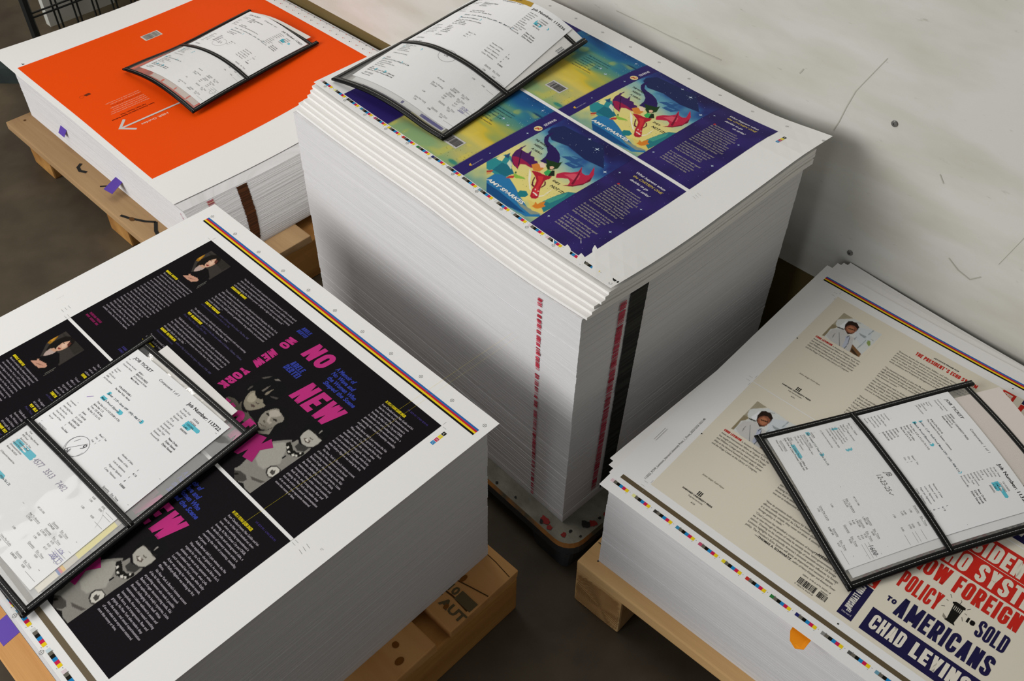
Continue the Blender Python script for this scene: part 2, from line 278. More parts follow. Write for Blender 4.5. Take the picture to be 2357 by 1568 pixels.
DATA={
'L':[[[-4930,12858,4247],[-5601,12154,4246],[-6272,11450,4244],[-6943,10747,4244],[-7615,10043,4243],[-8288,9339,4242],[-8960,8635,4241]],[[-4133,12098,4250],[-4804,11394,4248],[-5475,10690,4247],[-6147,9986,4246],[-6819,9282,4245],[-7492,8578,4244],[-8164,7874,4242]],[[-3336,11338,4253],[-4007,10634,4251],[-4679,9930,4249],[-5351,9226,4248],[-6023,8522,4246],[-6696,7818,4245],[-7368,7114,4244]],[[-2539,10579,4257],[-3211,9874,4254],[-3883,9170,4252],[-4555,8466,4250],[-5227,7762,4248],[-5900,7058,4247],[-6573,6354,4246]],[[-1742,9819,4261],[-2414,9114,4258],[-3087,8410,4255],[-3759,7705,4252],[-4431,7001,4250],[-5104,6297,4248],[-5777,5594,4247]],[[-946,9060,4265],[-1618,8355,4261],[-2290,7650,4257],[-2963,6945,4253],[-3636,6241,4251],[-4309,5537,4250],[-4982,4833,4249]],[[-150,8299,4268],[-822,7595,4264],[-1494,6890,4260],[-2167,6185,4255],[-2840,5480,4253],[-3513,4776,4252],[-4187,4072,4251]]],
'C':[[[307,17512,5652],[-286,16946,5758],[-882,16375,5819],[-1479,15803,5842],[-2077,15231,5839],[-2674,14659,5822],[-3271,14087,5802]],[[1067,16723,5689],[473,16155,5788],[-124,15583,5828],[-721,15011,5840],[-1318,14439,5833],[-1916,13867,5812],[-2514,13295,5779]],[[1825,15931,5693],[1232,15362,5785],[635,14791,5825],[37,14219,5833],[-560,13647,5828],[-1158,13076,5812],[-1755,12504,5784]],[[2582,15137,5678],[1990,14570,5784],[1393,13998,5818],[796,13426,5819],[198,12855,5822],[-399,12284,5817],[-996,11713,5793]],[[3339,14342,5657],[2747,13777,5773],[2151,13205,5812],[1554,12633,5809],[957,12062,5813],[358,11491,5813],[-242,10921,5762]],[[4097,13549,5674],[3506,12986,5804],[2910,12413,5813],[2312,11841,5798],[1713,11269,5790],[1113,10698,5803],[510,10126,5766]],[[4859,12773,5806],[4266,12196,5845],[3669,11622,5805],[3069,11049,5765],[2469,10477,5726],[1868,9905,5736],[1270,9335,5796]]],
'R':[[[5319,12558,3356],[4637,11796,3374],[3954,11034,3383],[3273,10272,3384],[2591,9510,3380],[1910,8749,3374],[1228,7988,3364]],[[6179,11786,3311],[5498,11024,3346],[4817,10262,3359],[4135,9500,3361],[3454,8738,3357],[2772,7977,3350],[2089,7215,3339]],[[7040,11015,3279],[6360,10252,3314],[5679,9490,3333],[4998,8728,3338],[4316,7966,3335],[3633,7204,3326],[2951,6443,3312]],[[7903,10244,3267],[7222,9481,3293],[6541,8719,3312],[5860,7956,3318],[5178,7194,3315],[4496,6432,3305],[3815,5671,3291]],[[8766,9472,3266],[8085,8710,3284],[7404,7947,3298],[6723,7185,3303],[6041,6422,3299],[5359,5660,3289],[4678,4898,3275]],[[9630,8700,3268],[8948,7938,3280],[8267,7176,3289],[7586,6413,3292],[6904,5651,3288],[6223,4889,3280],[5541,4127,3268]],[[10493,7928,3270],[9812,7166,3278],[9130,6404,3283],[8449,5642,3283],[7767,4879,3280],[7086,4117,3273],[6405,3355,3264]]],
'B':[[[-7820,25520,2186],[-8571,24734,2163],[-9321,23949,2146],[-10072,23163,2145],[-10822,22378,2174],[-11572,21592,2213],[-12321,20807,2269]],[[-6896,24635,2225],[-7646,23850,2196],[-8396,23065,2173],[-9147,22280,2164],[-9897,21494,2174],[-10647,20708,2195],[-11396,19922,2223]],[[-5972,23751,2266],[-6721,22966,2226],[-7472,22181,2192],[-8222,21396,2173],[-8971,20610,2171],[-9721,19825,2184],[-10470,19039,2205]],[[-5048,22866,2301],[-5797,22081,2247],[-6547,21297,2199],[-7296,20512,2168],[-8045,19726,2157],[-8794,18941,2165],[-9542,18157,2190]],[[-4124,21980,2332],[-4873,21196,2260],[-5622,20412,2193],[-6370,19628,2146],[-7119,18843,2125],[-7869,18058,2128],[-8618,17272,2144]],[[-3202,21094,2355],[-3949,20311,2264],[-4696,19529,2172],[-5444,18745,2105],[-6193,17959,2076],[-6943,17174,2082],[-7693,16389,2098]],[[-2276,20211,2354],[-3023,19428,2248],[-3769,18646,2141],[-4517,17863,2052],[-5268,17076,2027],[-6019,16290,2047],[-6771,15504,2088]]],
'SR':[[[6923,9950,3392],[6349,9765,3384],[5777,9576,3372],[5206,9385,3367],[4634,9200,3375],[4059,9018,3380],[3484,8836,3391]],[[7051,9551,3437],[6479,9365,3432],[5907,9178,3428],[5335,8990,3425],[4762,8803,3417],[4189,8617,3406],[3618,8431,3397]],[[7181,9152,3470],[6609,8965,3469],[6037,8778,3466],[5464,8590,3459],[4892,8402,3443],[4320,8214,3421],[3750,8027,3397]],[[7312,8751,3484],[6740,8564,3487],[6168,8378,3487],[5596,8190,3479],[5023,8001,3457],[4453,7811,3424],[3883,7622,3389]],[[7444,8349,3476],[6872,8163,3483],[6300,7977,3486],[5728,7790,3480],[5156,7601,3455],[4586,7409,3416],[4018,7217,3372]],[[7574,7948,3449],[7003,7762,3461],[6432,7576,3466],[5860,7391,3459],[5289,7202,3434],[4722,7008,3395],[4157,6812,3348]],[[7705,7547,3410],[7134,7360,3428],[6562,7175,3432],[5990,6994,3418],[5424,6805,3397],[4863,6609,3364],[4304,6406,3330]]],
'SC':[[[-632,16767,5903],[-1024,16320,5900],[-1411,15869,5881],[-1793,15415,5867],[-2187,14970,5859],[-2585,14527,5851],[-2978,14079,5845]],[[-339,16510,6056],[-728,16060,6044],[-1117,15609,6028],[-1505,15159,6011],[-1893,14708,5987],[-2281,14258,5955],[-2669,13807,5923]],[[-38,16245,6178],[-425,15794,6155],[-812,15341,6132],[-1199,14890,6108],[-1585,14437,6069],[-1970,13985,6020],[-2355,13534,5972]],[[274,15974,6240],[-111,15521,6204],[-496,15069,6167],[-882,14616,6128],[-1267,14164,6081],[-1652,13713,6029],[-2037,13262,5977]],[[593,15704,6216],[207,15252,6175],[-178,14800,6132],[-563,14348,6089],[-948,13896,6041],[-1333,13445,5989],[-1718,12994,5937]],[[904,15449,6104],[521,14994,6075],[137,14540,6037],[-248,14089,5990],[-633,13636,5949],[-1016,13183,5910],[-1399,12730,5865]],[[1200,15210,5934],[828,14746,5934],[448,14288,5914],[63,13835,5875],[-319,13380,5851],[-700,12924,5844],[-1082,12469,5830]]],
'SL':[[[-5173,9784,4310],[-5529,9326,4310],[-5886,8868,4310],[-6243,8411,4310],[-6600,7953,4310],[-6957,7495,4310],[-7313,7037,4310]],[[-4861,9506,4314],[-5218,9048,4322],[-5575,8590,4328],[-5932,8132,4330],[-6288,7674,4328],[-6645,7216,4322],[-7002,6759,4314]],[[-4550,9227,4318],[-4906,8769,4332],[-5263,8311,4341],[-5620,7854,4345],[-5977,7396,4341],[-6334,6938,4332],[-6690,6480,4318]],[[-4238,8949,4319],[-4595,8491,4335],[-4952,8033,4346],[-5308,7575,4350],[-5665,7117,4346],[-6022,6660,4335],[-6379,6202,4319]],[[-3926,8670,4318],[-4283,8212,4332],[-4640,7754,4341],[-4997,7297,4345],[-5354,6839,4341],[-5710,6381,4332],[-6067,5923,4318]],[[-3615,8392,4314],[-3972,7934,4322],[-4328,7476,4328],[-4685,7018,4330],[-5042,6560,4328],[-5399,6102,4322],[-5756,5645,4314]],[[-3303,8113,4310],[-3660,7655,4310],[-4017,7198,4310],[-4374,6740,4310],[-4730,6282,4310],[-5087,5824,4310],[-5444,5366,4310]]],
'SB':[[[-6685,22997,2253],[-7075,22520,2238],[-7462,22041,2219],[-7847,21561,2204],[-8245,21090,2208],[-8647,20622,2243],[-9047,20148,2260]],[[-6356,22727,2332],[-6747,22250,2333],[-7138,21774,2329],[-7529,21297,2322],[-7924,20823,2327],[-8321,20351,2336],[-8716,19877,2341]],[[-6024,22455,2400],[-6417,21979,2408],[-6810,21503,2414],[-7203,21027,2419],[-7597,20552,2418],[-7991,20078,2410],[-8385,19603,2401]],[[-5690,22179,2410],[-6083,21703,2433],[-6476,21228,2454],[-6870,20752,2471],[-7264,20276,2465],[-7658,19801,2444],[-8051,19326,2421]],[[-5357,21902,2384],[-5750,21427,2415],[-6142,20951,2446],[-6535,20475,2469],[-6929,19999,2458],[-7324,19525,2424],[-7718,19051,2388]],[[-5024,21626,2355],[-5417,21150,2376],[-5810,20676,2395],[-6203,20200,2408],[-6598,19726,2392],[-6993,19254,2353],[-7387,18782,2308]],[[-4692,21350,2315],[-5087,20875,2317],[-5483,20403,2311],[-5881,19933,2292],[-6274,19461,2276],[-6665,18988,2249],[-7059,18517,2200]]],
}
WOMEN=[
('5f5a50',6,[1142,677,1148,662,1177,650,1208,648,1234,657,1227,643,1225,630,1271,656,1304,651,1337,661,1375,664,1407,674,1409,682,1373,700,1326,713,1292,712,1266,716,1206,720]),
('8d8574',4,[1232,623,1217,603,1208,583,1202,560,1211,540,1216,532,1276,523,1293,528,1285,543,1305,551,1312,559,1340,560,1342,576,1333,602,1320,625,1306,643,1291,651,1262,644,1242,635]),
('a89f8c',8,[1225,595,1215,569,1223,547,1240,559,1263,565,1274,583,1271,600,1260,610,1243,613]),
('0d0c0d',2,[1227,629,1239,645,1264,662,1286,669,1310,660,1304,651,1286,655,1264,648,1246,638]),
('0b0a0c',3,[1184,585,1160,558,1160,529,1173,501,1167,478,1174,434,1192,409,1229,387,1267,387,1301,397,1333,417,1351,449,1365,479,1361,504,1351,535,1339,554,1296,533,1243,527,1215,540,1195,560,1197,580]),
('4e4a45',6,[1176,560,1172,539,1176,524,1184,531,1185,552,1185,566]),
('57524c',5,[1163,460,1176,436,1196,412,1194,429,1178,456]),
('77716a',3,[1221,421,1234,401,1250,389,1263,384,1261,397,1241,416]),
('6a645c',4,[1237,519,1238,481,1246,458,1251,490,1252,511]),
('857c6c',3,[1272,520,1268,503,1272,477,1280,462,1282,485,1285,515]),
('4a4643',6,[1300,507,1321,494,1348,481,1348,495,1323,505]),
('050405',2,[1216,539,1217,523,1231,514,1257,514,1289,525,1297,538,1283,556,1263,561,1237,554]),
('050405',2,[1303,550,1303,536,1316,534,1332,547,1340,560,1321,561]),
('55473f',3,[1274,611,1289,603,1306,604,1308,612,1293,620]),
('4f463c',3,[1279,582,1297,581,1303,571,1305,587,1290,588]),
('12110f',3,[1272,739,1273,717,1308,709,1350,702,1381,692,1416,685,1439,683,1433,743,1414,774,1323,756]),
('6f6a60',1.5,[1285,711,1350,702,1412,682,1414,686,1352,708,1289,715]),
('0c0b0c',4,[1368,637,1351,605,1349,572,1365,536,1404,508,1443,494,1484,502,1508,534,1513,570,1505,597,1496,627,1479,657,1451,678]),
('8f897d',4,[1407,660,1389,637,1375,609,1373,584,1382,558,1392,537,1414,522,1438,533,1469,538,1489,552,1493,569,1484,591,1488,622,1479,657,1456,673,1430,672]),
('b3ac9f',10,[1386,570,1400,543,1425,533,1454,545,1446,567,1424,589,1439,609,1461,607,1458,623,1432,622,1413,599]),
('0c0b0c',2,[1394,552,1397,531,1416,527,1429,536,1449,537,1470,543,1474,532,1460,512,1425,504,1398,513]),
('2a2622',2,[1383,591,1391,583,1410,585,1412,594,1397,595]),
('2a2622',2,[1437,589,1455,579,1474,581,1469,589,1451,593]),
('5d554a',4,[1414,633,1416,624,1436,632,1436,639]),
('55483e',3,[1413,655,1435,653,1462,644,1444,654,1422,659]),
('0d0c0d',3,[1489,627,1487,588,1497,558,1484,530,1531,551,1552,599,1550,654,1517,666]),
('8d877b',3,[1451,692,1472,670,1482,654,1491,622,1503,647,1511,666,1495,678,1469,700]),
('0b0a0c',4,[1636,566,1608,528,1600,488,1609,455,1641,423,1698,416,1732,431,1745,482,1747,528,1739,567,1692,598]),
('8a8780',5,[1564,915,1570,887,1561,850,1559,806,1545,758,1546,726,1565,674,1607,622,1626,603,1639,618,1642,599,1646,579,1672,594,1715,582,1739,567,1749,619,1745,715,1746,834,1747,950,1685,953,1654,947,1622,956]),
('a5a299',14,[1564,755,1570,694,1605,643,1634,631,1677,697,1705,739,1685,774,1672,817,1635,823,1590,806]),
('b2aea4',8,[1639,563,1629,532,1632,501,1675,495,1711,500,1737,498,1742,525,1739,556,1716,577,1681,584]),
('0b0a0c',2,[1630,499,1623,465,1651,430,1707,423,1733,438,1735,468,1737,498,1702,493,1664,498]),
('1a1817',2,[1646,495,1667,483,1675,492,1656,497]),
('1a1817',2,[1701,490,1725,482,1727,496,1712,498]),
('8f8b84',2,[1688,482,1684,454,1691,456,1695,479]),
('4f443d',2,[1658,555,1671,543,1700,542,1705,557,1685,565]),
('cfcac0',2,[1668,554,1674,545,1695,547,1695,555,1681,559]),
('5a544c',4,[1672,526,1690,529,1700,523,1701,532,1684,534]),
('3c3a38',8,[1666,592,1694,588,1728,570,1731,606,1701,627,1669,620]),
('15130f',2,[1619,637,1629,616,1655,626,1681,639,1710,634,1728,609,1744,616,1739,645,1720,663,1698,669,1677,675,1638,651]),
('d6d2c8',2,[1640,653,1643,641,1657,643,1656,656]),
('d6d2c8',2,[1667,665,1671,654,1685,659,1679,668]),
('d6d2c8',2,[1697,663,1702,650,1719,657,1713,666]),
('d6d2c8',2,[1714,653,1718,642,1730,649,1726,657]),
('d6d2c8',2,[1717,628,1722,618,1731,625,1727,633]),
('0b0a0c',1,[1678,708,1682,685,1689,686,1687,711]),
('35322f',2,[1697,822,1680,802,1682,777,1701,758,1734,756,1750,770,1752,791,1749,820,1727,831]),
('cdc9bf',2,[1702,817,1689,800,1689,779,1706,763,1733,761,1745,775,1745,790,1742,815,1726,824]),
('4a4642',2,[1711,809,1703,786,1718,787,1720,777,1734,793,1734,809]),
('47433f',5,[1573,922,1600,903,1640,901,1666,913,1661,936,1627,959]),
('17150f',3,[1587,931,1599,919,1611,922,1598,939]),
('55514b',8,[1660,888,1709,870,1741,857,1732,877,1684,895]),
('141210',3,[1654,947,1671,938,1707,953,1748,956,1710,965]),
]
AUTHOR_A=[
('3a3530',10,[93,177,75,46,290,44,299,214,213,195,170,262]),
('2e2a26',14,[80,74,288,46,283,114,169,101]),
('9c6f1e',4,[95,174,80,145,75,118,78,95,95,111,106,138,113,166]),
('c8912e',6,[88,150,81,125,82,111,94,124,105,152]),
('14100d',6,[140,205,118,176,110,140,113,99,121,75,146,53,183,49,201,69,212,96,211,110,170,81,155,108,162,140,171,162,205,191,174,202]),
('0a0809',6,[147,285,169,238,194,171,217,166,282,201,289,236,289,308,238,305,154,302]),
('b9a39a',3,[169,238,152,218,147,198,146,180,164,169,188,164,192,191,184,218]),
('c99c80',4,[146,187,156,165,190,162,184,180]),
('d3a78c',3,[179,167,161,153,156,133,153,114,159,96,169,76,194,95,205,110,205,131,199,153,192,163]),
('e2bda4',6,[163,126,165,99,180,97,195,119,192,135]),
('5a2f24',3,[186,103,175,83,192,78,207,108]),
('7d1f1f',2,[167,150,176,144,190,143,189,151,179,154]),
('3b241d',2,[154,109,165,105,176,107,166,110]),
('3b241d',2,[191,108,201,104,206,109]),
('c9977f',2,[153,304,175,279,166,272,176,262,182,269,199,264,233,255,254,259,259,272,236,300,209,303,184,304]),
('7d5546',2,[186,295,204,284,240,272,214,286]),
('6b6a62',1,[295,295,296,231,299,231,299,296]),
]
AUTHOR_B=[
('a89f88',4,[2,277,1,-1,70,2,21,59,23,119]),
('8f8367',6,[2,277,0,142,37,136,20,199,17,271]),
('d8dad8',6,[12,122,3,84,15,65,78,1,135,-1,214,6,271,-4,270,111,261,253,198,279,159,280,131,285,67,281,19,275,14,189,40,149]),
('e9ecee',8,[40,125,52,51,77,120,55,135]),
('cfd6da',10,[126,56,214,6,240,96,230,181,161,151]),
('6b6f70',3,[93,27,133,2,108,23]),
('9aa3a6',5,[160,92,210,88,210,111,176,106]),
('9aa3a6',5,[161,159,167,130,172,171]),
('9aa4a8',3,[208,67,214,6,220,8,213,69]),
('9aa4a8',3,[227,86,257,86,257,94]),
('9aa4a8',3,[216,218,221,115,225,120,221,220]),
('4a4a46',2,[35,139,77,128,79,138,36,149]),
('c9c7c4',4,[22,257,23,181,80,132,103,149,128,154,159,154,177,211,198,279,131,285,67,281]),
('8a8884',2,[56,247,51,199,55,203,62,249]),
('77767a',2,[68,175,130,279,127,282,66,177]),
('b9bfcf',3,[113,176,130,159,152,206,162,278,140,270,130,220]),
('3a3f4c',2,[128,206,122,168,131,151,128,170]),
('3a3f4c',2,[159,280,155,226,133,164,140,172,157,223,163,280]),
('2a1c15',3,[77,128,61,90,60,48,77,30,110,25,136,46,140,65,140,96,134,133,114,153]),
('8a5540',4,[75,115,75,91,88,67,109,57,132,66,140,89,135,128,115,148,91,137]),
('b07454',6,[83,106,92,74,115,75,131,105,120,132,100,128]),
('3a2218',4,[94,134,111,140,131,128,123,145,108,151]),
('3a2418',2,[89,101,112,93,130,87,130,95,112,101,93,108]),
('7d5a3a',3,[198,279,178,210,260,247,261,280,233,281]),
('3f3020',3,[188,238,250,272,246,280,201,269]),
('8ea05a',4,[237,137,232,112,246,106,262,135,260,156]),
]
DRAGON=[
('1f2a5a',10,[1170,189,1156,141,1190,71,1494,41,1643,200,1507,222,1353,201,1245,230]),
('2f8f96',8,[1131,650,1147,592,1166,529,1201,520,1275,582,1326,662,1290,699,1187,701]),
('1f6f83',5,[1218,681,1207,599,1271,586,1331,618,1314,674]),
('24507a',3,[1172,551,1173,499,1205,544]),
('e9e3a0',3,[1154,598,1153,549,1178,544,1200,592]),
('d8e0c8',3,[1234,584,1218,545,1261,569,1292,605]),
('2b7ab0',8,[1255,761,1254,698,1289,674,1348,666,1420,693,1503,732,1593,763,1684,756,1707,762,1640,822,1500,830,1332,832]),
('174f86',8,[1281,785,1381,782,1492,791,1622,805,1506,836,1339,837]),
('d8a860',4,[1201,713,1218,681,1237,714,1228,737]),
('b03a3a',3,[1201,713,1226,680,1231,701,1211,722]),
('8f9a8a',8,[1495,764,1593,763,1692,748,1648,791,1559,784]),
('e8d070',6,[1544,716,1658,700,1692,702,1686,742,1628,764]),
('1f7f86',4,[1466,721,1462,694,1490,673,1523,688,1524,712,1499,736]),
('2a7d86',8,[1617,692,1625,636,1639,571,1659,510,1696,483,1703,530,1696,674,1688,729]),
('48a08f',6,[1621,664,1638,586,1666,517,1676,559,1658,652]),
('5e98b8',3,[1317,250,1351,233,1395,290,1390,310,1364,280]),
('2d5a92',3,[1396,304,1447,245,1507,222,1500,274,1555,271,1526,334,1456,339,1470,294]),
('4f86b0',3,[1417,265,1477,242,1472,262]),
('4f86b0',3,[1454,312,1525,291,1524,307]),
('2b1c5c',2,[1194,162,1189,199,1195,240,1229,279,1276,303,1316,334,1337,371,1344,407,1345,428,1401,417,1431,397,1437,361,1407,321,1369,289,1319,269,1270,263,1238,253,1213,219,1202,169]),
('4b1f62',2,[1183,368,1176,414,1181,469,1197,509,1230,546,1265,565,1309,573,1320,576,1292,550,1292,525,1307,506,1347,505,1377,501,1375,474,1340,440,1321,447,1300,426,1270,430,1240,389,1247,425,1228,431,1194,432,1187,409]),
('a0204c',12,[1205,516,1221,498,1255,490,1308,491,1351,500,1381,496,1354,511,1314,513,1290,531,1311,571,1259,557]),
('2a1038',1.5,[1251,551,1292,550,1223,467,1196,430,1202,431,1239,479,1299,549]),
('c4284a',2,[1514,463,1498,438,1515,398,1545,370,1565,332,1549,285,1585,324,1616,326,1629,310,1594,227,1645,285,1671,341,1667,404,1639,457,1595,495,1614,464,1601,436,1574,424,1547,447,1521,470]),
('e0566a',8,[1531,415,1563,364,1600,351,1619,387,1610,412,1560,411]),
('7a1430',1.5,[1619,445,1591,376,1553,288,1599,367,1633,443]),
('7a1430',1.5,[1595,495,1640,442,1665,385,1652,305,1674,345,1668,405,1641,459]),
('b52035',3,[1379,527,1410,507,1454,501,1498,480,1504,502,1497,536,1518,581,1542,620,1576,660,1575,683,1555,695,1536,688,1521,666,1501,636,1490,609,1466,570,1435,549]),
('d8373c',5,[1437,534,1467,515,1499,562,1519,605,1560,652,1546,678,1518,644,1498,601,1474,561]),
('f2e6d0',1.5,[1513,631,1512,623,1520,625,1522,633]),
('f2e6d0',1.5,[1534,628,1537,621,1544,626,1542,632]),
('f6efe0',2,[1520,655,1562,662,1560,652,1525,650]),
('5a1030',1.5,[1431,553,1450,587,1472,616,1491,622,1490,609,1478,609,1460,590,1441,556]),
('5a1030',1.5,[1487,534,1508,538,1528,558,1532,586,1525,599,1524,582,1520,559,1504,543]),
('e08a3a',4,[1337,487,1350,458,1377,443,1413,462,1417,499,1387,518]),
('f4d9c4',2,[1360,447,1365,427,1383,425,1407,439,1409,454,1394,468]),
('1f3d1c',2,[1351,384,1377,385,1403,370,1430,362,1440,335,1455,371,1467,400,1454,437,1435,451,1409,437,1383,408]),
('eec0a0',2,[1422,422,1431,405,1447,409,1453,431,1440,438]),
('3fae5c',3,[1440,488,1435,451,1468,442,1485,467,1468,499]),
('1a2a1c',2,[1458,440,1469,427,1505,466,1479,494]),
('8fc24a',3,[1327,615,1350,612,1398,601,1412,606,1392,620,1369,638,1347,641]),
('c8403a',3,[1324,683,1328,647,1346,628,1357,649]),
('3a6a3a',2,[1326,610,1322,594,1335,600,1337,612]),
('e0852c',3,[1603,741,1603,718,1592,699,1615,706,1619,678,1630,658,1643,685,1660,686,1648,721,1639,736]),
('f5ecd0',6,[1566,658,1584,628,1581,593,1581,554,1590,603,1590,634,1580,656]),
('f5efe0',6,[1357,522,1399,546,1453,609,1510,652,1489,648,1421,591]),
]
CY, MG, YE, BK = '1f86c4', 'd0204f', 'f2d21f', '15140f'
def patches(k, x, y, n, period, h=.21):
    first = ['e3c7cf', 'e9e7a0', '3a3733', '3f8fb5', 'c05070', 'e6d22a', 'c8332e', '2f7d3c', '2a2c6a', '8a8a86', '55534f', '6f9fb4', 'd9dad6', 'c9dbe0', 'e6d6d8']
    for i in range(n):
        a = x+i*period
        for j, c in enumerate([first[i % len(first)], '6a665c', BK, CY, MG, YE]): k.rect(a+j*.195, y, a+(j+1)*.195, y+h, c, 1, 5)
        for dx, dy in ((1.1, .25), (1.24, .05), (.2, -.04)): k.rect(a+dx, y+dy, a+dx+.05, y+dy+.03, '9a9894', 1, 5)
def regmark(k, x, y, r=.1, col='7e7c78'):
    k.ring(x, y, r, .018, col, 1); k.line([(x-r*1.3, y), (x+r*1.3, y)], .014, col, 1); k.line([(x, y-r*1.3), (x, y+r*1.3)], .014, col, 1)
def colour_bar(k, x0, x1, y, t):
    for j, c in enumerate(['2a6cb4', 'c4213c', 'f0cf1e', '11100c']): k.rect(x0, y+j*t, x1, y+(j+1)*t, c, 1)
def cmyk(k, x, y, s=.2):
    for j, (c, ch) in enumerate([('15140f', 'K'), ('f0da20', 'Y'), ('cf2a52', 'M'), ('1f86c4', 'C')]):
        k.rect(x, y+j*s*1.08, x+s*.92, y+(j+1)*s*1.08-.03, c, 1, 5); k.text(ch, x+s*.25, y+j*s*1.08+s*.75, s*.75, 'dcdad4', 2)
def crops(k, x, y, sx, sy):
    k.line([(x+sx*.1, y), (x+sx*.35, y)], .015, '9a9894', 1); k.line([(x, y+sy*.1), (x, y+sy*.35)], .015, '9a9894', 1)
def lines(k, L, x, y, dy, size, col, lay, w=None, **kw):
    for i, t in enumerate(L):
        if not t: continue
        ww = None
        if w: ww = w*min(1, len(t)/max(len(q) for q in L)*1.02) if len(t) < .8*max(len(q) for q in L) else w
        k.text(t, x, y+i*dy, size, col, lay, w=ww, **kw)
def barcode(k, x0, y0, x1, y1, lay, seed, col='1b1a18', bg=None, along='x'):
    if bg: k.rect(x0-.08, y0-.12, x1+.08, y1+.12, bg, lay, 5)
    r = random.Random(seed); a = x0 if along == 'x' else y0; e = x1 if along == 'x' else y1
    while a < e:
        b = r.choice([.012, .02, .03, .04])
        if along == 'x': k.rect(a, y0, min(a+b, e), y1, col, lay+1, 5)
        else: k.rect(x0, a, x1, min(a+b, e), col, lay+1, 5)
        a += b+r.choice([.014, .02, .03])
# ---------------------------------------------------------------- dark jackets (left stack)
FLAP = """from Cleveland meets Nan Goldin and fol-|lows her to New York's bombed-out down-|town, where something unprecedented is|brewing. At Max's Kansas City and CBGB,|in derelict lofts and underground clubs, a|generation of visionary women artists is|rewriting the rules of creativity, sexuality,|and power.|   Adele Bertei didn't just witness the No|Wave explosion\u2014she ignited it. As acetone|organist for the Contortions and Brian Eno's|assistant, she was at the epicenter when|punk collided with post-punk, when Lydia|Lunch screamed her first songs, when Kathy|Acker was penning her transgressive novels,|when Kathryn Bigelow was making her first|films.|   No New York is Bertei's intimate account|of the No Wave movement and the bound-|ary-pushing women who made it possible:|Barbara Kruger deconstructing media, Kiki|Smith exploring the body's mysteries, Lizzie|Borden challenging cinema itself. While|mainstream culture wallowed in sexism and|homophobia, these artists created something|fluid, fierce, and transgressive. Raw and|gripping, No New York takes readers deep|into the artistic and sexual experimentation|of an era when true expression mattered|more than money or fame.""".split('|')
BIO = """is a renaissance artist whose|Bertei's creativity has shaped underground|culture for decades. Born in Cleveland, Ohio,|she moved to New York in 1977 and became|a pivotal figure in the No Wave movement|as an original member of the Contortions,|author of the memoir, for New York where|she worked as Brian Eno, Bertei then toured as|a lead singer and then as Anna Domino. In|the Bloods, toured for artists like Thomas|Dolby. Most recently, Adele and Lally. Adele|has toured with the Bloods, Tears for Fears,|and Peter Gordon. She has scored and the|first of the first all-queer rock bands, and|Matty Barnes and Thomas Dolby, in|London. She has contributed work to|Why I Laugh, and Experimental Film in|Hollywood and Electro Pop. She is also the|author of Peter and the Wolves, and|Labelle: Ladies. She lives in Los Angeles.""".split('|')
WHITE = 'b4adb6'
k = Ink()
colour_bar(k, .9, 25.55, 1.05, .118)
for i in range(11): regmark(k, .97+i*2.457, .84-.02*i)
regmark(k, 18.3, 22.95); regmark(k, 20.77, 22.96); regmark(k, 23.2, 22.96); regmark(k, 15.9, 22.95)
k.rect(.9, 21.95, 25.6, 22.22, '70644f', 1)
patches(k, 3.0, 22.6, 16, 1.37)
cmyk(k, 24.32, 2.4, .24)
for dx in (0, .22, .44): k.line([(24.6, 11.55+dx), (24.9, 11.6+dx)], .016, '8a8884', 1); k.line([(1.9, 11.4+dx), (2.2, 11.4+dx)], .016, '8a8884', 1)
for a in range(5): k.ell(25.3+.06*(a % 3), 11.2+.07*(a % 2), .015, .015, '5a5854', 1, 6); k.text('::', .9, 11.2+.1*a, .12, '8a8884', 1)
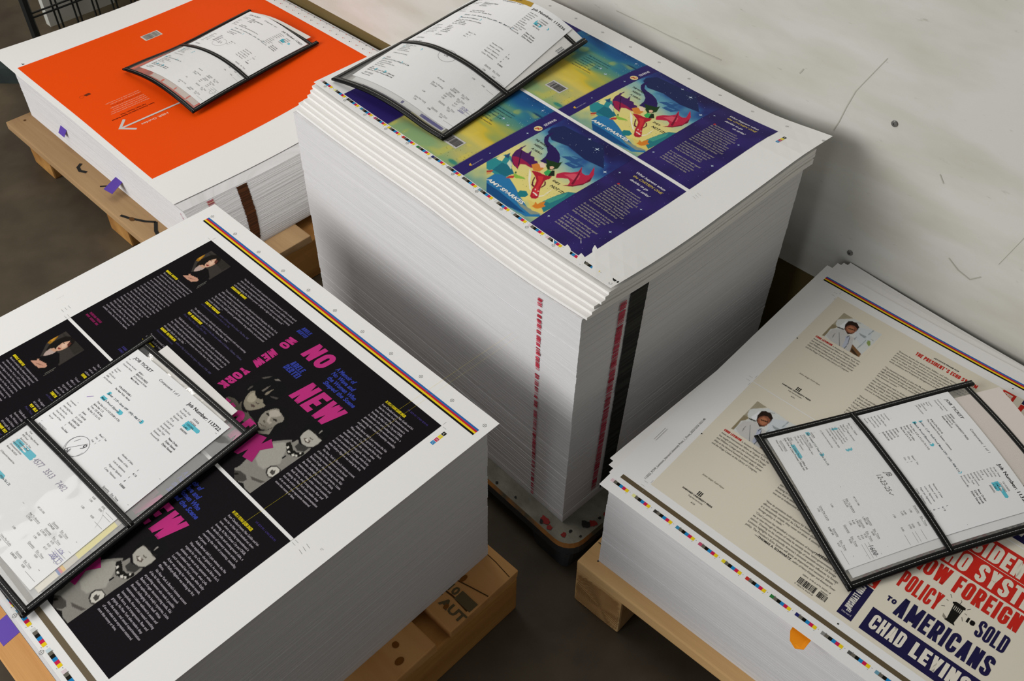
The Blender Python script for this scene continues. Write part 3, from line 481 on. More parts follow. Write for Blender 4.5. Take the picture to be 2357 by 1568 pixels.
for jy in (2.23, 11.98):
    k.frame(2.88, jy)
    k.rect(0, 0, 21.065, 9.565, '0e090f', 1)
    for cx, cy in ((0, 0), (21.065, 0), (21.065, 9.565), (0, 9.565)): crops(k, cx, cy, (-1 if cx == 0 else 1), (-1 if cy == 0 else 1))
    p = Paint(.85, .55, 3.02, 3.22, 26, '0e090f'); p.art(AUTHOR_A); p.speck(.006); k.raster(.85, .55, 3.02, 3.22, p.I, 2)
    k.text('photograph by Bertei Archive', 3.16, 3.05, .07, '8a8880', 3, w=.0) if False else None
    k.frame(2.88+3.1, jy+3.1, -90); k.text('Author photo: Jim Fear', 0, 0, .075, '9a958a', 3, sx=.9); k.frame(2.88, jy)
    k.gothic('ADELE BERTEI', .47, 3.55, 1.13, .15, .045, 'f0dc1c', 3)
    for i, t in enumerate(BIO): k.text(t, (1.7 if i == 0 else .52), 3.53+.225*i, .165, WHITE, 3, w=(1.5 if i == 0 else 2.72*(len(t)/46)**.35))
    k.gothic('BEACON PRESS', .46, 8.62, 1.2, .15, .045, '8c1f58', 3); k.gothic('WWW.BEACON.ORG', .42, 8.85, 1.25, .14, .04, '8c1f58', 3)
    def blurb(y, L, who, role, wmax=5.1):
        for i, t in enumerate(L): k.text(t, 4.4, y+.235*i, .185, WHITE, 3, w=wmax*min(1, (len(t)/72)**.9))
        yy = y+.235*len(L)+.02; k.gothic('-'+who, 4.33, yy, .105*len(who)+.1, .165, .05, 'f0dc1c', 3)
        k.text(role[0], 4.5+.105*len(who)+.05, yy, .17, '5c5680', 3, w=.062*len(role[0]), sh=.25)
        if len(role) > 1: k.text(role[1], 4.4, yy+.22, .17, '4a4472', 3, w=.062*len(role[1]), sh=.25)
    blurb(.68, ['\u201cNo New York is an utterly compulsive and passionate memoir of this on-the-epoch', 'when the true visionaries and renegades of ground zero punk collided, connected', 'and conspired. A riveting and beautiful account, both radical and reflective, ultimately', 'acknowledging the balance power of light to light the way forward.\u201d'], 'THURSTON MOORE', [''])
    blurb(2.02, ['\u201cI loved this book. Part memoir, part cultural and musical biography, No New York', "offers a revelatory perspective on a formidable artistic movement whose history has", "been left to a handful of (male) gatekeepers. Adele Bertei paints an honest, unflinch-", "ing portrait of New York and the No Wave scene in the '70s, and its eventual demise", 'at the hands of the AIDS epidemic, gentrification, drug addiction, and a paranoid', 'music industry.\u201d'], 'TANYA PEARSON', ['author of Pretend We\u2019re Dead: The Rise, Fall,', 'and Resurrection of Women in Rock in the \u201990s'])
    blurb(4.16, ['\u201cAn elegant and incisive chronicle of ordinary and moments with every meaning-', 'ful artist and musician in 1970s No Wave New York.\u201d'], 'VIV ALBERTINE', ['guitarist of the Slits and author of Clothes, Clothes, Clothes', 'Music, Music, Music. Boys, Boys, Boys'])
    blurb(5.24, ['\u201cAdele Bertei rips up the history of No Wave and starts again, recentering the women,', 'hustlers artists and confrontational performers who put body and psyche on the', 'line. Written with lived eloquence and a romantic eye, this makeup of memoir and', 'cultural history feels like the most unseen view of the New York underground', 'through back to real life.\u201d'], 'SIMON REYNOLDS', ['author of Rip It Up and Start Again: Postpunk 1978\u20131984', 'Futuromania and Retromania'])
    blurb(7.1, ['\u201cI never wanted it', 'to end, such a read.\u201d'], 'JON SAVAGE', [''])
    k.gothic('BEACON', 4.2, 8.75, .7, .15, .045, '3d3678', 3); k.gothic('BOSTON', 4.2, 8.98, .7, .15, .045, '3d3678', 3)
    PK, BL = 'c1307f', '33419f'
    k.gothic('ADELE', 10.2, .82, .72, .24, .085, BL, 3, skew=.12); k.gothic('BERTEI', 10.14, 1.12, .78, .24, .08, BL, 3, skew=.12)
    k.frame(2.88, jy)
    k.frame(2.88+10.25, jy+1.6, 90); k.gothic('NO', 0, 0, .88, .62, .19, PK, 3, skew=-.1); k.gothic('NEW', 1.26, 0, 1.42, .62, .17, PK, 3, skew=.1); k.gothic('YORK', 3.2, 0, 1.75, .62, .17, PK, 3, skew=-.1)
    k.frame(2.88, jy)
    p = Paint(11.2, 4.0, 17.45, 9.56, 24, '0e0b0e'); p.art(WOMEN); p.speck(.008, 3); k.raster(11.2, 4.0, 17.45, 9.56, p.I, 2)
    k.gothic('NO', 11.72, 2.05, 1.72, 1.25, .47, PK, 3, skew=.12)
    k.gothic('ADELE', 11.9, 2.92, 1.0, .37, .125, BL, 3, skew=.1); k.gothic('BERTEI', 11.82, 3.33, 1.2, .37, .12, BL, 3, skew=.08)
    for i, (t, a, b) in enumerate([('A Memoir of', 14.05, 15.6), ('No Wave and', 14.1, 15.95), ('the Women Who', 14.2, 16.5), ('Shaped the Scene', 14.28, 16.85)]): k.text(t, a, 1.42+.36*i, .38, BL, 3, w=b-a, bold=.035, sh=.15)
    k.gothic('NEW', 13.7, 4.35, 3.0, 1.5, .5, PK, 3, skew=.13)
    k.gothic('YOR', 11.55, 8.2, 2.9, 1.5, .46, PK, 3, skew=-.05)
    k.poly([(14.62, 7.05), (15.2, 6.85), (15.34, 7.3), (15.46, 6.74), (15.98, 7.02), (15.62, 7.6), (15.95, 8.32), (15.3, 8.45), (15.14, 7.96), (15.02, 8.52), (14.76, 8.6)], 'a3246c', 3)
    k.gothic('IN 1975 A YOUNG QUEER SINGER'.replace('1975', 'I'), 17.74, 1.02, 0.001, .001, .0001, 'f0dc1c', 3) if False else None
    k.text('IN 1975 A YOUNG QUEER SINGER', 17.74, 1.02, .235, 'f0dc1c', 3, w=2.66, bold=.03, sh=.1)
    k.text('US $29.95 / CAN $39.95', 19.0, .56, .15, '4a3d86', 3, w=1.55)
    for i, t in enumerate(FLAP): k.text(t, 17.76, 1.28+.2395*i, .19, 'c9c2cb', 3, w=2.62*min(1.02, (len(t)/43)**.95))
k.frame()
INK_L = k
# ---------------------------------------------------------------- children's book jackets (centre stack)
CT = ["Tansy has always dreamed of a", "life of adventure and wondered if", "Instead, she's stuck in the world", "under the care of the Chief Steward,", "well away from any form of danger.", "When the Wheel of the Wise comes", "to visit and proclaims her the Chosen", "One, destined to save her people from", "death and destruction, Tansy realizes", "why she's spent her life under lock and", "key\u2014in order to fulfill a prophecy.", "", "But she doesn't want to be the answer", "to everyone's prayers. In fact, she", "would rather have any other quest.", "Can Tansy forge her own path by", "finding an alternate Chosen One?", "", "In a race against time through magical", "lands, Tansy and her best friend,", "Spin, embark on a hilarious journey,", "dodging danger and learning how to", "be the masters of their own fate."]
def star(k, x, y, r, col='c9dcf0', lay=4):
    k.poly([(x+(r if i % 2 == 0 else r*.28)*math.cos(i*math.pi/4), y+(r if i % 2 == 0 else r*.28)*math.sin(i*math.pi/4)) for i in range(8)], col, lay)
k = Ink()
for i in range(10): regmark(k, 2.6+i*2.58, .86, .09)
for i in range(13): regmark(k, .9+i*2.06, 19.3, .09)
patches(k, .16-.0, 18.98, 18, 1.37, .19)
k.rect(25.3, 18.88, 25.68, 19.03, '262522', 1); k.rect(25.74, 18.86, 25.84, 19.0, '262522', 1)
cmyk(k, 23.92, 2.2, .22)
for dx in (0, .2, .4): k.line([(23.8, 10.2+dx), (24.1, 10.25+dx)], .014, 'b0aea8', 1)
k.text('Amulet 1 Sparkes 2', 21.7, 18.9, .12, '55534f', 1, w=1.3)
def book_cover(dx, dy):
    p = Paint(0, 0, 20.95, 8.37, 14, '2e2468'); X, Y = p.X, p.Y
    n1 = vnoise(X, Y*1.5, .7, 3); n2 = vnoise(X+3, Y, 1.6, 5); n3 = vnoise(X*.5, Y*2.2, 1.2, 8)
    back = ramp(np.clip(Y/8.37+(n1-.5)*.22+(n3-.5)*.12+.05, 0, 1), [(0, '123a6e'), (.14, '1d5d94'), (.3, '3a8391'), (.45, '6f9a72'), (.6, 'd6bd3e'), (.75, 'dcc862'), (.86, 'b9b872'), (1, '8fae7a')])
    m = np.clip((X-4.4)/.06, 0, 1)*np.clip((10.42-X)/.06, 0, 1); p.blend(m, back)
    p.blend(np.clip((n2-.7)*3, 0, .35)*m, 'e9d24a')
    front = ramp(np.clip(Y/8.37+(n1-.5)*.2-(X-11.4)*.012+.02*np.sin(3*X), 0, 1), [(0, '241f55'), (.16, '243a80'), (.3, '2f6ba6'), (.4, '6ea6ae'), (.5, 'b9c39a'), (.6, 'ead98a'), (.8, 'e8d97c'), (1, '7aa08c')])
    m2 = np.clip((X-11.42)/.05, 0, 1)*np.clip((16.95-X)/.05, 0, 1)
    return p, m2, front
def jacket_C(k, jy):
    k.frame(2.36, jy); p, m2, front = book_cover(0, 0); p.blend(m2, front)
    fl = np.clip((p.X-16.9)/.05, 0, 1); p.blend(fl, ramp(vnoise(p.X, p.Y, 1.1, 21), [(0, '2a2058'), (1, '362a70')]))
    p.ell(10.05, 8.0, .35, .16, '3f8a78', .5); p.ell(10.1, 1.1, .45, .09, '14406a', .8)
    k.raster(0, 0, 20.95, 8.37, p.I, 1)
    q = Paint(11.42, 0, 16.95, 8.37, 26); X, Y = q.X, q.Y
    n1 = vnoise(X, Y*1.5, .7, 3); nb = vnoise(X*1.4, Y*1.1, 1.5, 9)
    g = Y/8.37-.2*np.clip(1-np.hypot((X-14.2)/2.6, (Y-5.6)/2.2), 0, 1)*0+(n1-.5)*.1+(nb-.5)*.08-(X-11.42)*.018+.035
    q.I = ramp(np.clip(g, 0, 1), [(0, '231d52'), (.1, '2a2f72'), (.2, '2b5796'), (.3, '5f9fb8'), (.4, 'a9c6b4'), (.52, 'e7dc90'), (.8, 'ecdc80'), (1, '6fa09a')])
    q.art(DRAGON)
    k.raster(11.42, 0, 16.95, 8.37, q.I, 2)
    k.text('SPARKES', 0, 0, .001, 'ffffff', 3) if False else None
    k.frame(2.36+11.02, jy+.6, 90); k.text('SPARKES', 0, 0, .27, 'e6e2f0', 3, w=1.0, bold=.02); k.text('TANSY ADVENTURES', 5.95, 0, .11, 'b9b2d6', 3, w=.85); k.frame(2.36, jy)
    k.ell(11.08, 2.08, .26, .27, 'ecd79a', 3, 20); k.line([(10.95, 2.25), (11.02, 2.05), (11.14, 2.12), (11.2, 1.92)], .08, 'c0402e', 4)
    for i, (t, x, y, ww, s) in enumerate([('THE WORLD', 11.75, 3.05, 1.05, .24), ('NEEDS', 12.05, 3.42, .72, .24), ('A HERO:', 12.25, 3.82, .85, .22)]): k.text(t, x, y, s, '1d1d22', 4, w=ww, sh=.2, bold=.012)
    for t, x, y, ww, s in [("SHE'S", 15.25, 5.06, .55, .22), ('NOT IT!', 15.5, 5.5, 1.0, .3)]: k.text(t, x, y, s, '1d1d22', 4, w=ww, sh=.2, bold=.015)
    k.text('AMY SPARKES', 12.62, 7.68, .33, 'f0efe8', 4, w=2.95, bold=.035, sh=.15)
    hw = [('What happens when', 17.9, .93, 2.2, 'e9e6ee'), ('the CHOSEN ONE', 18.0, 1.28, 2.2, 'd8c060'), ('decides to go', 18.1, 1.66, 1.35, 'e9e6ee'), ('on strike?', 18.95, 2.02, .95, 'e9e6ee')]
    for t, x, y, ww, c in hw: k.text(t, x, y, .26, c, 3, w=ww, sh=.3, bold=.014)
    y = 2.5
    for i, t in enumerate(CT):
        if t: k.text(t, 17.85, y, .19, 'c8c0b4', 3, w=2.35*(len(t)/39)**.9, sh=.25)
        y += .225 if t else .2
    k.ell(17.95, 2.4, .08, .09, 'b02a3c', 4, 8)
    for i, t in enumerate(['What Tansy has always wanted most is', 'a great life of adventure, not to be', 'the fabled Chosen One, a new', 'calling for the kingdom to do', 'save by the, comes', 'alternate plan? When Tansy', 'fears to be the reluctant hero']): k.text(t, 7.2, 2.3+.27*i, .17, '153a4a', 3, w=2.0*(len(t)/36), sh=.25)
    barcode(k, 8.0, 6.35, 9.15, 6.95, 3, 5, bg='c9c6c4')
    r = random.Random(4)
    for i in range(46):
        x, yy = r.uniform(16.95, 20.8), r.uniform(.1, 8.2)
        if not (17.7 < x < 20.4 and .6 < yy < 7.6): k.ell(x, yy, .02, .02, '8a7cc0', 3, 5)
    for i in range(26): k.ell(r.uniform(11.5, 16.8), r.uniform(.1, 1.9), .016, .016, 'cfe0f2', 4, 5); k.ell(r.uniform(8, 10.4), r.uniform(.2, 3.2), .018, .018, 'd9ecf6', 4, 5); k.ell(r.uniform(8.5, 10.4), r.uniform(6.3, 8.), .02, .02, '3c4a34', 4, 5); k.ell(r.uniform(13.8, 16.5), r.uniform(5.6, 6.6), .015, .015, '3c4a34', 4, 5)
    for x, yy, s in [(13.9, .55, .14), (14.9, .95, .18), (9.6, 3.2, .16), (9.9, .55, .12), (8.9, 2.9, .14), (16.7, 2.2, .16), (11.0, 2.9, .1), (10.95, 5.9, .07), (17.3, 1.6, .1), (20.5, 5.8, .12), (17.3, 7.3, .1), (20.3, 3.1, .1)]: star(k, x, yy, s)
    k.poly([(10.85, 7.35), (11.1, 7.42), (11.0, 7.55), (10.9, 7.5)], 'e0b040', 4)
jacket_C(k, 1.93); jacket_C(k, 10.56); k.frame()
INK_C = k
# ---------------------------------------------------------------- cream jackets (right stack)
def jacket_R(k, oy):
    CR, RD, NV, TX = 'e3dccb', 'c92a20', '201d46', '4b473f'
    k.frame(0, oy)
    k.rect(2.05, 2.2, 25.0, 12.2, CR, 1)
    p = Paint(3.07, 3.26, 5.95, 6.06, 26, CR); p.art(AUTHOR_B, dx=3.07, dy=3.26); p.speck(.006, 2); k.raster(3.07, 3.26, 5.95, 6.06, p.I, 2)
    k.gothic('CHAD LEVINSON', 2.86, 6.42, 1.13, .17, .055, RD, 3)
    bio = ['is Assistant Professor of Govern-', 'ment and International Affairs at Virginia Tech. He', 'has taught previously at the University of Chicago', 'and Williams College and has held research fellow-', "ships at the Harvard Kennedy School's Belfer Center", 'and the Kluge Center at the Library of Congress.']
    for i, t in enumerate(bio): k.text(t, 4.06 if i == 0 else 2.86, 6.43+.24*i, .2, TX, 3, w=1.9 if i == 0 else 3.08*(len(t)/50)**.7)
    k.text('Jacket design: Keith Hayes', 3.72, 9.76, .17, '77725f', 3, w=1.4, sh=.3)
    for a in range(3):
        for b in range(2): k.poly([(4.24+a*.1+.0, 10.75+b*.16), (4.3+a*.1, 10.72+b*.16), (4.3+a*.1, 10.86+b*.16), (4.24+a*.1, 10.89+b*.16)], '1c1a18', 3)
    k.text('HARVARD UNIVERSITY PRESS', 3.42, 11.2, .145, '1c1a18', 3, w=1.92, bold=.03)
    k.text('hup.harvard.edu', 3.95, 11.4, .15, '55514a', 3, w=.9); k.text('6/26', 4.3, 11.68, .14, '55514a', 3, w=.26, sh=.25)
    k.text('ADVANCE PRAISE FOR', 9.05, 2.85, .15, '1c1a18', 3, w=1.65, bold=.03)
    k.gothic("THE PRESIDENT'S ECHO SYSTEM", 8.08, 3.4, 3.95, .34, .085, RD, 3)
    B = [(3.9, ['\u201cEveryone knows that think tanks, lobbies, and other domestic interests set', 'the policies they favor and try to convince presidents to back them. In this', 'provocative book, Chad Levinson shows that the reverse is also true: presidents', 'enlist or shape outside organizations to build public support for what they', 'want. A must-read for anyone who wants to know how', 'easily ambitious and frequently disingenuous presidents shape opinion.\u201d'], 'STEPHEN M. WALT'),
         (5.72, ['\u201cThe imperial presidency is also the PR presidency. Levinson shows how suppos-', 'edly grandstanding media presidents have relied on seem-', 'ingly independent groups to sell Congress on foreign policy, and the pub-', 'positions. Levinson brilliantly unearths the hidden outside of power in', "the American context.\u201d"], 'SARAH MAXEY'),
         (6.98, ['\u201cWhen presidents seek to drum up support for foreign policy, they might', 'they rely upon \u2018extra-governmental organizations\u2019 that look at', 'size\u2014amplifying their message and outwardly independent. This', 'helping to clear a path for war. An essential read, Levinson', 'shows that in national security, democracy may be less a marketplace than', 'one not as independent as it seems.\u201d'], ''),
         (8.86, ['\u201cHow do presidents build support for foreign policy, and why are those', 'efforts usually successful? As Chad Levinson shows in this fine book,', 'it is deceptively simple: they never act alone. A stunning account of how', 'foreign policy is made.\u201d'], 'ANDREW PRESTON'),
         (9.86, ["\u201cChad Levinson has identified a crucial element of foreign policy decision-making that", "we as view through the prism of what he astutely terms \u2018extra-governmental organi-", 'zations.\u2019 Drawing on his comprehensive knowledge of twentieth-century US foreign', "Levinson highlights how profoundly America's domestic politics influences its foreign", 'policy. The President\u2019s Echo System will ignite an important and necessary debate.\u201d'], 'THOMAS A. SCHWARTZ')]
    for y, L, who in B:
        for i, t in enumerate(L): k.text(t, 7.2, y+.235*i-(0), .205, TX, 3, w=5.35*min(1, (len(t)/84)))
        if who: k.text('\u2014'+who, 12.55 if who[0] != 'T' else 10.1, y+.235*len(L)+.0, .19, '1f1d1a', 3, bold=.03, sx=.95, al='r')
        if who[:1] == 'T': k.text(', author of Henry Kissinger and American Power', 10.12, y+.235*len(L), .19, TX, 3, w=2.55, sh=.3)
    k.text('ISBN: 978-0-674-30251-8', 10.98, 11.33, .13, TX, 3, w=1.6)
    barcode(k, 10.98, 11.48, 11.95, 11.88, 2, 9); barcode(k, 12.1, 11.55, 12.6, 11.9, 2, 12); k.text('9 780674 302518', 10.92, 12.02, .12, TX, 3, w=1.05); k.text('90000', 12.12, 11.52, .12, TX, 3, w=.4)
    # spine
    k.rect(13.28, 2.25, 14.08, 4.9, RD, 2); k.rect(13.28, 4.95, 14.08, 9.55, RD, 2); k.rect(13.28, 9.62, 14.08, 11.93, NV, 2)
    k.frame(13.42, oy+2.4, 90); k.gothic("PRESIDENT'S", 0, 0, 2.4, .5, .1, CR, 3); k.gothic('ECHO SYSTEM', 2.7, 0, 4.4, .5, .12, CR, 3); k.gothic('CHAD LEVINSON', 7.35, 0, 1.62, .34, .075, 'e8e4dc', 3); k.frame(0, oy)
    for a in range(3):
        for b in range(2): k.rect(13.6+a*.08, 11.36+b*.1, 13.65+a*.08, 11.44+b*.1, 'e8e4dc', 3, 5)
    k.text('Harvard', 13.42, 11.72, .15, 'cfcbd4', 3, w=.52)
    # front cover
    k.rect(14.5, 2.0, 15.5, 2.62, NV, 2); k.gothic('THE', 14.6, 2.5, .75, .4, .11, CR, 3)
    k.rect(14.5, 2.68, 21.25, 4.2, RD, 2); k.gothic("PRESIDENT'S", 14.75, 4.07, 6.3, 1.16, .26, CR, 3)
    k.rect(14.5, 4.24, 21.25, 5.74, RD, 2); k.gothic('ECHO SYSTEM', 14.75, 5.6, 6.3, 1.2, .26, CR, 3)
    k.gothic('HOW', 14.78, 7.02, 1.78, 1.14, .25, RD, 3); k.gothic('FOREIGN', 16.92, 7.02, 3.34, 1.14, .25, RD, 3)
    k.gothic('POLICY', 14.74, 8.58, 2.1, 1.12, .22, RD, 3)
    k.gothic('TO', 14.76, 9.66, .48, .3, .11, NV, 3); k.gothic('AMERICANS', 15.36, 10.14, 4.84, 1.2, .27, NV, 3)
    k.gothic('IS', 18.22, 8.1, .4, .3, .11, '1c1a18', 3); k.gothic('SOLD', 18.78, 8.5, 1.5, 1.05, .25, NV, 3)
    k.rect(14.5, 10.46, 21.2, 11.95, NV, 2); k.gothic('CHAD', 14.78, 11.6, 1.75, .9, .2, 'e8e2d4', 3); k.gothic('LEVINSON', 16.94, 11.6, 4.0, .9, .2, 'e8e2d4', 3)
    k.poly([(17.28, 7.52), (17.42, 7.4), (17.92, 7.42), (17.95, 7.56), (17.32, 7.6)], '191815', 3)
    k.poly([(17.38, 7.56), (17.88, 7.56), (17.82, 8.55), (17.92, 8.68), (17.38, 8.68), (17.46, 8.55)], '191815', 3)
    for a in range(5): k.rect(17.45+a*.085, 7.64, 17.485+a*.085, 7.9, 'b9b5a8', 4, 5)
    k.line([(17.6, 7.4), (17.62, 7.22), (17.55, 7.15)], .02, '191815', 3)
    for q in [((17.15, 7.35), (17.02, 7.2)), ((17.1, 7.62), (16.98, 7.6)), ((17.1, 8.0), (16.95, 8.1)), ((18.0, 7.45), (18.12, 7.3)), ((18.0, 7.72), (18.12, 7.74)), ((17.98, 8.0), (18.1, 8.2))]: k.line(q, .022, '3a3630', 3)
    k.poly([(17.2, 8.4), (17.46, 8.55), (17.4, 8.66), (17.25, 8.6)], '8f8a7c', 2)
k = Ink()
colour_bar(k, .55, 26.6, 1.0, .122)
k.rect(.55, 22.75, 26.6, 23.03, '62553f', 1)
patches(k, .28, 23.36, 18, 1.447, .2)
jacket_R(k, 0); jacket_R(k, 10.06); k.frame()
for x, y in ((2.11, 7.31), (2.08, 17.53), (13.68, 22.52), (13.65, 1.81)): k.ell(x, y, .05, .05, '2a2826', 3, 8)
for y in (12.0, 2.0, 22.3): crops(k, 2.0, y, -1, -1); crops(k, 2.0, y+.3, -1, 1)
k.frame(1.66, 22.2, -90); k.text('113523_POW_Levinson_Harvard University Press_1_Front_2025/12/23 10:51:40', 0, 0, .19, '3c3a37', 2, w=5.7); k.frame()
for a in (0, .12): k.line([(.35+a, 19.7), (.35+a, 18.6)], .016, '6a6864', 2)
INK_R = k
# ---------------------------------------------------------------- orange sheet (back stack)
k = Ink()
OR = 'f4500a'
k.rect(3.93, 1.69, 26.2, 25.085, OR, 1)
for i in range(24):
    x = 3.2+i*.98; c, e = ('d9583c', '9a9894') if i % 2 == 0 else ('2a2826', 'b0aeaa')
    for y in (.55, 1.12):
        k.ell(x+.2*(y > 1), y, .07, .05, c, 2, 8); k.rect(x+.2*(y > 1)+.12, y-.12, x+.2*(y > 1)+.19, y-.05, e, 2, 5)
barcode(k, 6.58, 12.42, 7.5, 14.0, 3, 3, bg='d8d2c8', along='y', col='3b3733')
k.poly([(11.92, 23.05), (11.9, 22.5), (12.2, 22.45), (12.25, 22.95)], '70301a', 3); k.ring(12.1, 23.3, .2, .03, 'c24410', 3)
k.frame(14.2, 19.0, 90)
P5 = ['Whatever your goals, the guides in this series', 'are packed with concise, practical tips from', 'top experts. Find the skills you need to', 'master the most pressing work challenges,', 'and build confidence, get things done,', 'manage yourself, your people and your', 'career at any stage of your working life.']
for i, t in enumerate(P5): k.text(t, (0 if i % 2 else -.1), -(1.95-.29*i) if False else .0-.29*(6-i)*-1*-1+0, .2, 'f0a888', 3, w=3.75*(len(t)/46)) if False else None
k.frame()
for i, t in enumerate(P5[::-1]):
    k.frame(14.45+.28*i, 19.12, 90); k.text(t, 0, 0, .2, 'f5b090' if i != 2 else 'b8360c', 3, w=3.7*(len(t)/46), bold=.012)
k.frame(16.98, 19.15, 90); k.text('Fast. Smart. Answers. Now.', .65, .3, .25, '7a1e06', 3, w=2.5, bold=.03)
k.frame(16.98, 19.15, 90); k.text('Smart, Personal Guides for Better Business', 0, 0, .25, '7a1e06', 3, w=4.1, bold=.03)
k.frame()
k.line([(18.62, 16.5), (18.52, 23.2)], .2, 'd3ccc6', 3); k.line([(17.55, 22.4), (18.5, 23.35), (19.45, 22.35)], .24, 'd3ccc6', 3)
k.frame(19.05, 19.1, 90); k.text('HBR Guides', 0, 0, .36, 'eec4ae', 3, w=2.6, bold=.02); k.frame()
k.text('HBR', 3.45, 24.5, .15, '4a4846', 2); k.rect(3.62, 24.3, 3.74, 24.5, '2a2826', 2)
INK_B = k
SF = {'L': Surf('L', 26, 23), 'C': Surf('C', 25.9, 19.55), 'R': Surf('R', 27.35, 24.15), 'B': Surf('B', 30.23, 25.66)}
SV = {'L': Surf('SL', 9.57, 13.589), 'C': Surf('SC', 9.9, 14.058), 'R': Surf('SR', 10., 14.2), 'B': Surf('SB', 10.26, 14.569)}
# ------------------------------------------------------------------ room
def plane(name, P, mat, kind=True):
    me = mesh_np(name, P, [tuple(range(len(P)))]); o = link(name, me, mat)
    if kind: tag(o, kind='structure')
    return o
def floor_mat():
    m = bpy.data.materials.new('stained_concrete'); m.use_nodes = True; nt = m.node_tree; N = nt.nodes; L = nt.links.new; b = N['Principled BSDF']
    tc = N.new('ShaderNodeTexCoord'); a = N.new('ShaderNodeTexNoise'); a.inputs['Scale'].default_value = 2.2; a.inputs['Detail'].default_value = 8; a.inputs['Distortion'].default_value = .6
    c = N.new('ShaderNodeTexNoise'); c.inputs['Scale'].default_value = 14; c.inputs['Detail'].default_value = 6
    L(tc.outputs['Object'], a.inputs[0]); L(tc.outputs['Object'], c.inputs[0])
    r = N.new('ShaderNodeValToRGB'); r.color_ramp.elements[0].position = .32; r.color_ramp.elements[1].position = .68
    r.color_ramp.elements[0].color = lin('40372a')+(1,); r.color_ramp.elements[1].color = lin('665a45')+(1,)
    e = r.color_ramp.elements.new(.5); e.color = lin('52483a')+(1,); L(a.outputs[0], r.inputs[0])
    mx = N.new('ShaderNodeMix'); mx.data_type = 'RGBA'; mx.blend_type = 'MULTIPLY'; mx.inputs[0].default_value = .45
    r2 = N.new('ShaderNodeValToRGB'); r2.color_ramp.elements[0].position = .35; r2.color_ramp.elements[0].color = (.55, .5, .45, 1); r2.color_ramp.elements[1].position = .6
    L(c.outputs[0], r2.inputs[0]); L(r.outputs[0], mx.inputs[6]); L(r2.outputs[0], mx.inputs[7]); L(mx.outputs[2], b.inputs['Base Color'])
    b.inputs['Roughness'].default_value = .55; b.inputs['Specular IOR Level'].default_value = .25
    return m
def wall_mat():
    m = bpy.data.materials.new('scuffed_white_paint'); m.use_nodes = True; nt = m.node_tree; N = nt.nodes; L = nt.links.new; b = N['Principled BSDF']
    tc = N.new('ShaderNodeTexCoord'); mp = N.new('ShaderNodeMapping'); mp.inputs['Scale'].default_value = (1.6, 1.6, 5); L(tc.outputs['Object'], mp.inputs[0])
    a = N.new('ShaderNodeTexNoise'); a.inputs['Scale'].default_value = 2.5; a.inputs['Detail'].default_value = 9; L(mp.outputs[0], a.inputs[0])
    r = N.new('ShaderNodeValToRGB'); r.color_ramp.elements[0].position = .3; r.color_ramp.elements[1].position = .6
    r.color_ramp.elements[0].color = lin('c6c3b5')+(1,); r.color_ramp.elements[1].color = lin('d8d7d0')+(1,); L(a.outputs[0], r.inputs[0])
    s = N.new('ShaderNodeTexNoise'); s.inputs['Scale'].default_value = 26; s.inputs['Detail'].default_value = 5; L(mp.outputs[0], s.inputs[0])
    r2 = N.new('ShaderNodeValToRGB'); r2.color_ramp.elements[0].position = .2; r2.color_ramp.elements[0].color = (.55, .52, .47, 1); r2.color_ramp.elements[1].position = .31; r2.color_ramp.elements[1].color = (1, 1, 1, 1); L(s.outputs[0], r2.inputs[0])
    mx = N.new('ShaderNodeMix'); mx.data_type = 'RGBA'; mx.blend_type = 'MULTIPLY'; mx.inputs[0].default_value = .6; L(r.outputs[0], mx.inputs[6]); L(r2.outputs[0], mx.inputs[7]); L(mx.outputs[2], b.inputs['Base Color'])
    b.inputs['Roughness'].default_value = .7; b.inputs['Specular IOR Level'].default_value = .2
    bp = N.new('ShaderNodeBump'); bp.inputs['Strength'].default_value = .12; bp.inputs['Distance'].default_value = .01; L(a.outputs[0], bp.inputs['Height']); L(bp.outputs[0], b.inputs['Normal'])
    return m
MAT['floor'] = floor_mat(); MAT['wall'] = wall_mat()
fl = plane('floor', [(-6, -3, 0), (4, -3, 0), (4, 7, 0), (-6, 7, 0)], MAT['floor'])
WN, WT, WO = Vector((.6818, .7315, 0)), Vector((.7315, -.6818, 0)), 1.322
def WP(t, z, d=0.): return WN*(WO-d)+WT*t+Vector((0, 0, z))
def boxmesh(pts_lo, pts_hi): # two loops
    n = len(pts_lo); V = list(pts_lo)+list(pts_hi); F = [tuple(range(n))[::-1], tuple(range(n, 2*n))]+[(i, (i+1) % n, n+(i+1) % n, n+i) for i in range(n)]
    return V, F
V, F = boxmesh([WP(-4, .262), WP(2.5, .262), WP(2.5, .262, -.12), WP(-4, .262, -.12)], [WP(-4, 3.2), WP(2.5, 3.2), WP(2.5, 3.2, -.12), WP(-4, 3.2, -.12)])
wl = tag(link('wall_right', mesh_np('wall_right', V, F), MAT['wall']), kind='structure')
# cracks and scuffs drawn on the wall paint
mk = []
def wall_line(pts, wd, name='wall_scuff'):
    Vv, Ff = stroke([(t, z) for t, z in pts], wd); mk.append(([WP(t, z, .0006) for t, z in Vv], Ff))
wall_line([(-.99, .588), (-.95, .587), (-.911, .587), (-.872, .585)], .0016); wall_line([(-.872, .585), (-.83, .5852), (-.80, .5838), (-.763, .584)], .0024)
wall_line([(-.523, .631), (-.53, .60), (-.535, .57), (-.54, .552)], .0016); wall_line([(-.491, .70), (-.505, .67), (-.523, .631)], .0012)
wall_line([(-.30, .43), (-.28, .417), (-.258, .411), (-.245, .425)], .002); wall_line([(-.20, .60), (-.215, .52), (-.23, .46)], .0008); wall_line([(-.36, .56), (-.35, .548)], .002); wall_line([(-.62, .62), (-.615, .63)], .002)
Vs, Fs = [], []
for a, b in mk: n0 = len(Vs); Vs += a; Fs += [tuple(i+n0 for i in f) for f in b]
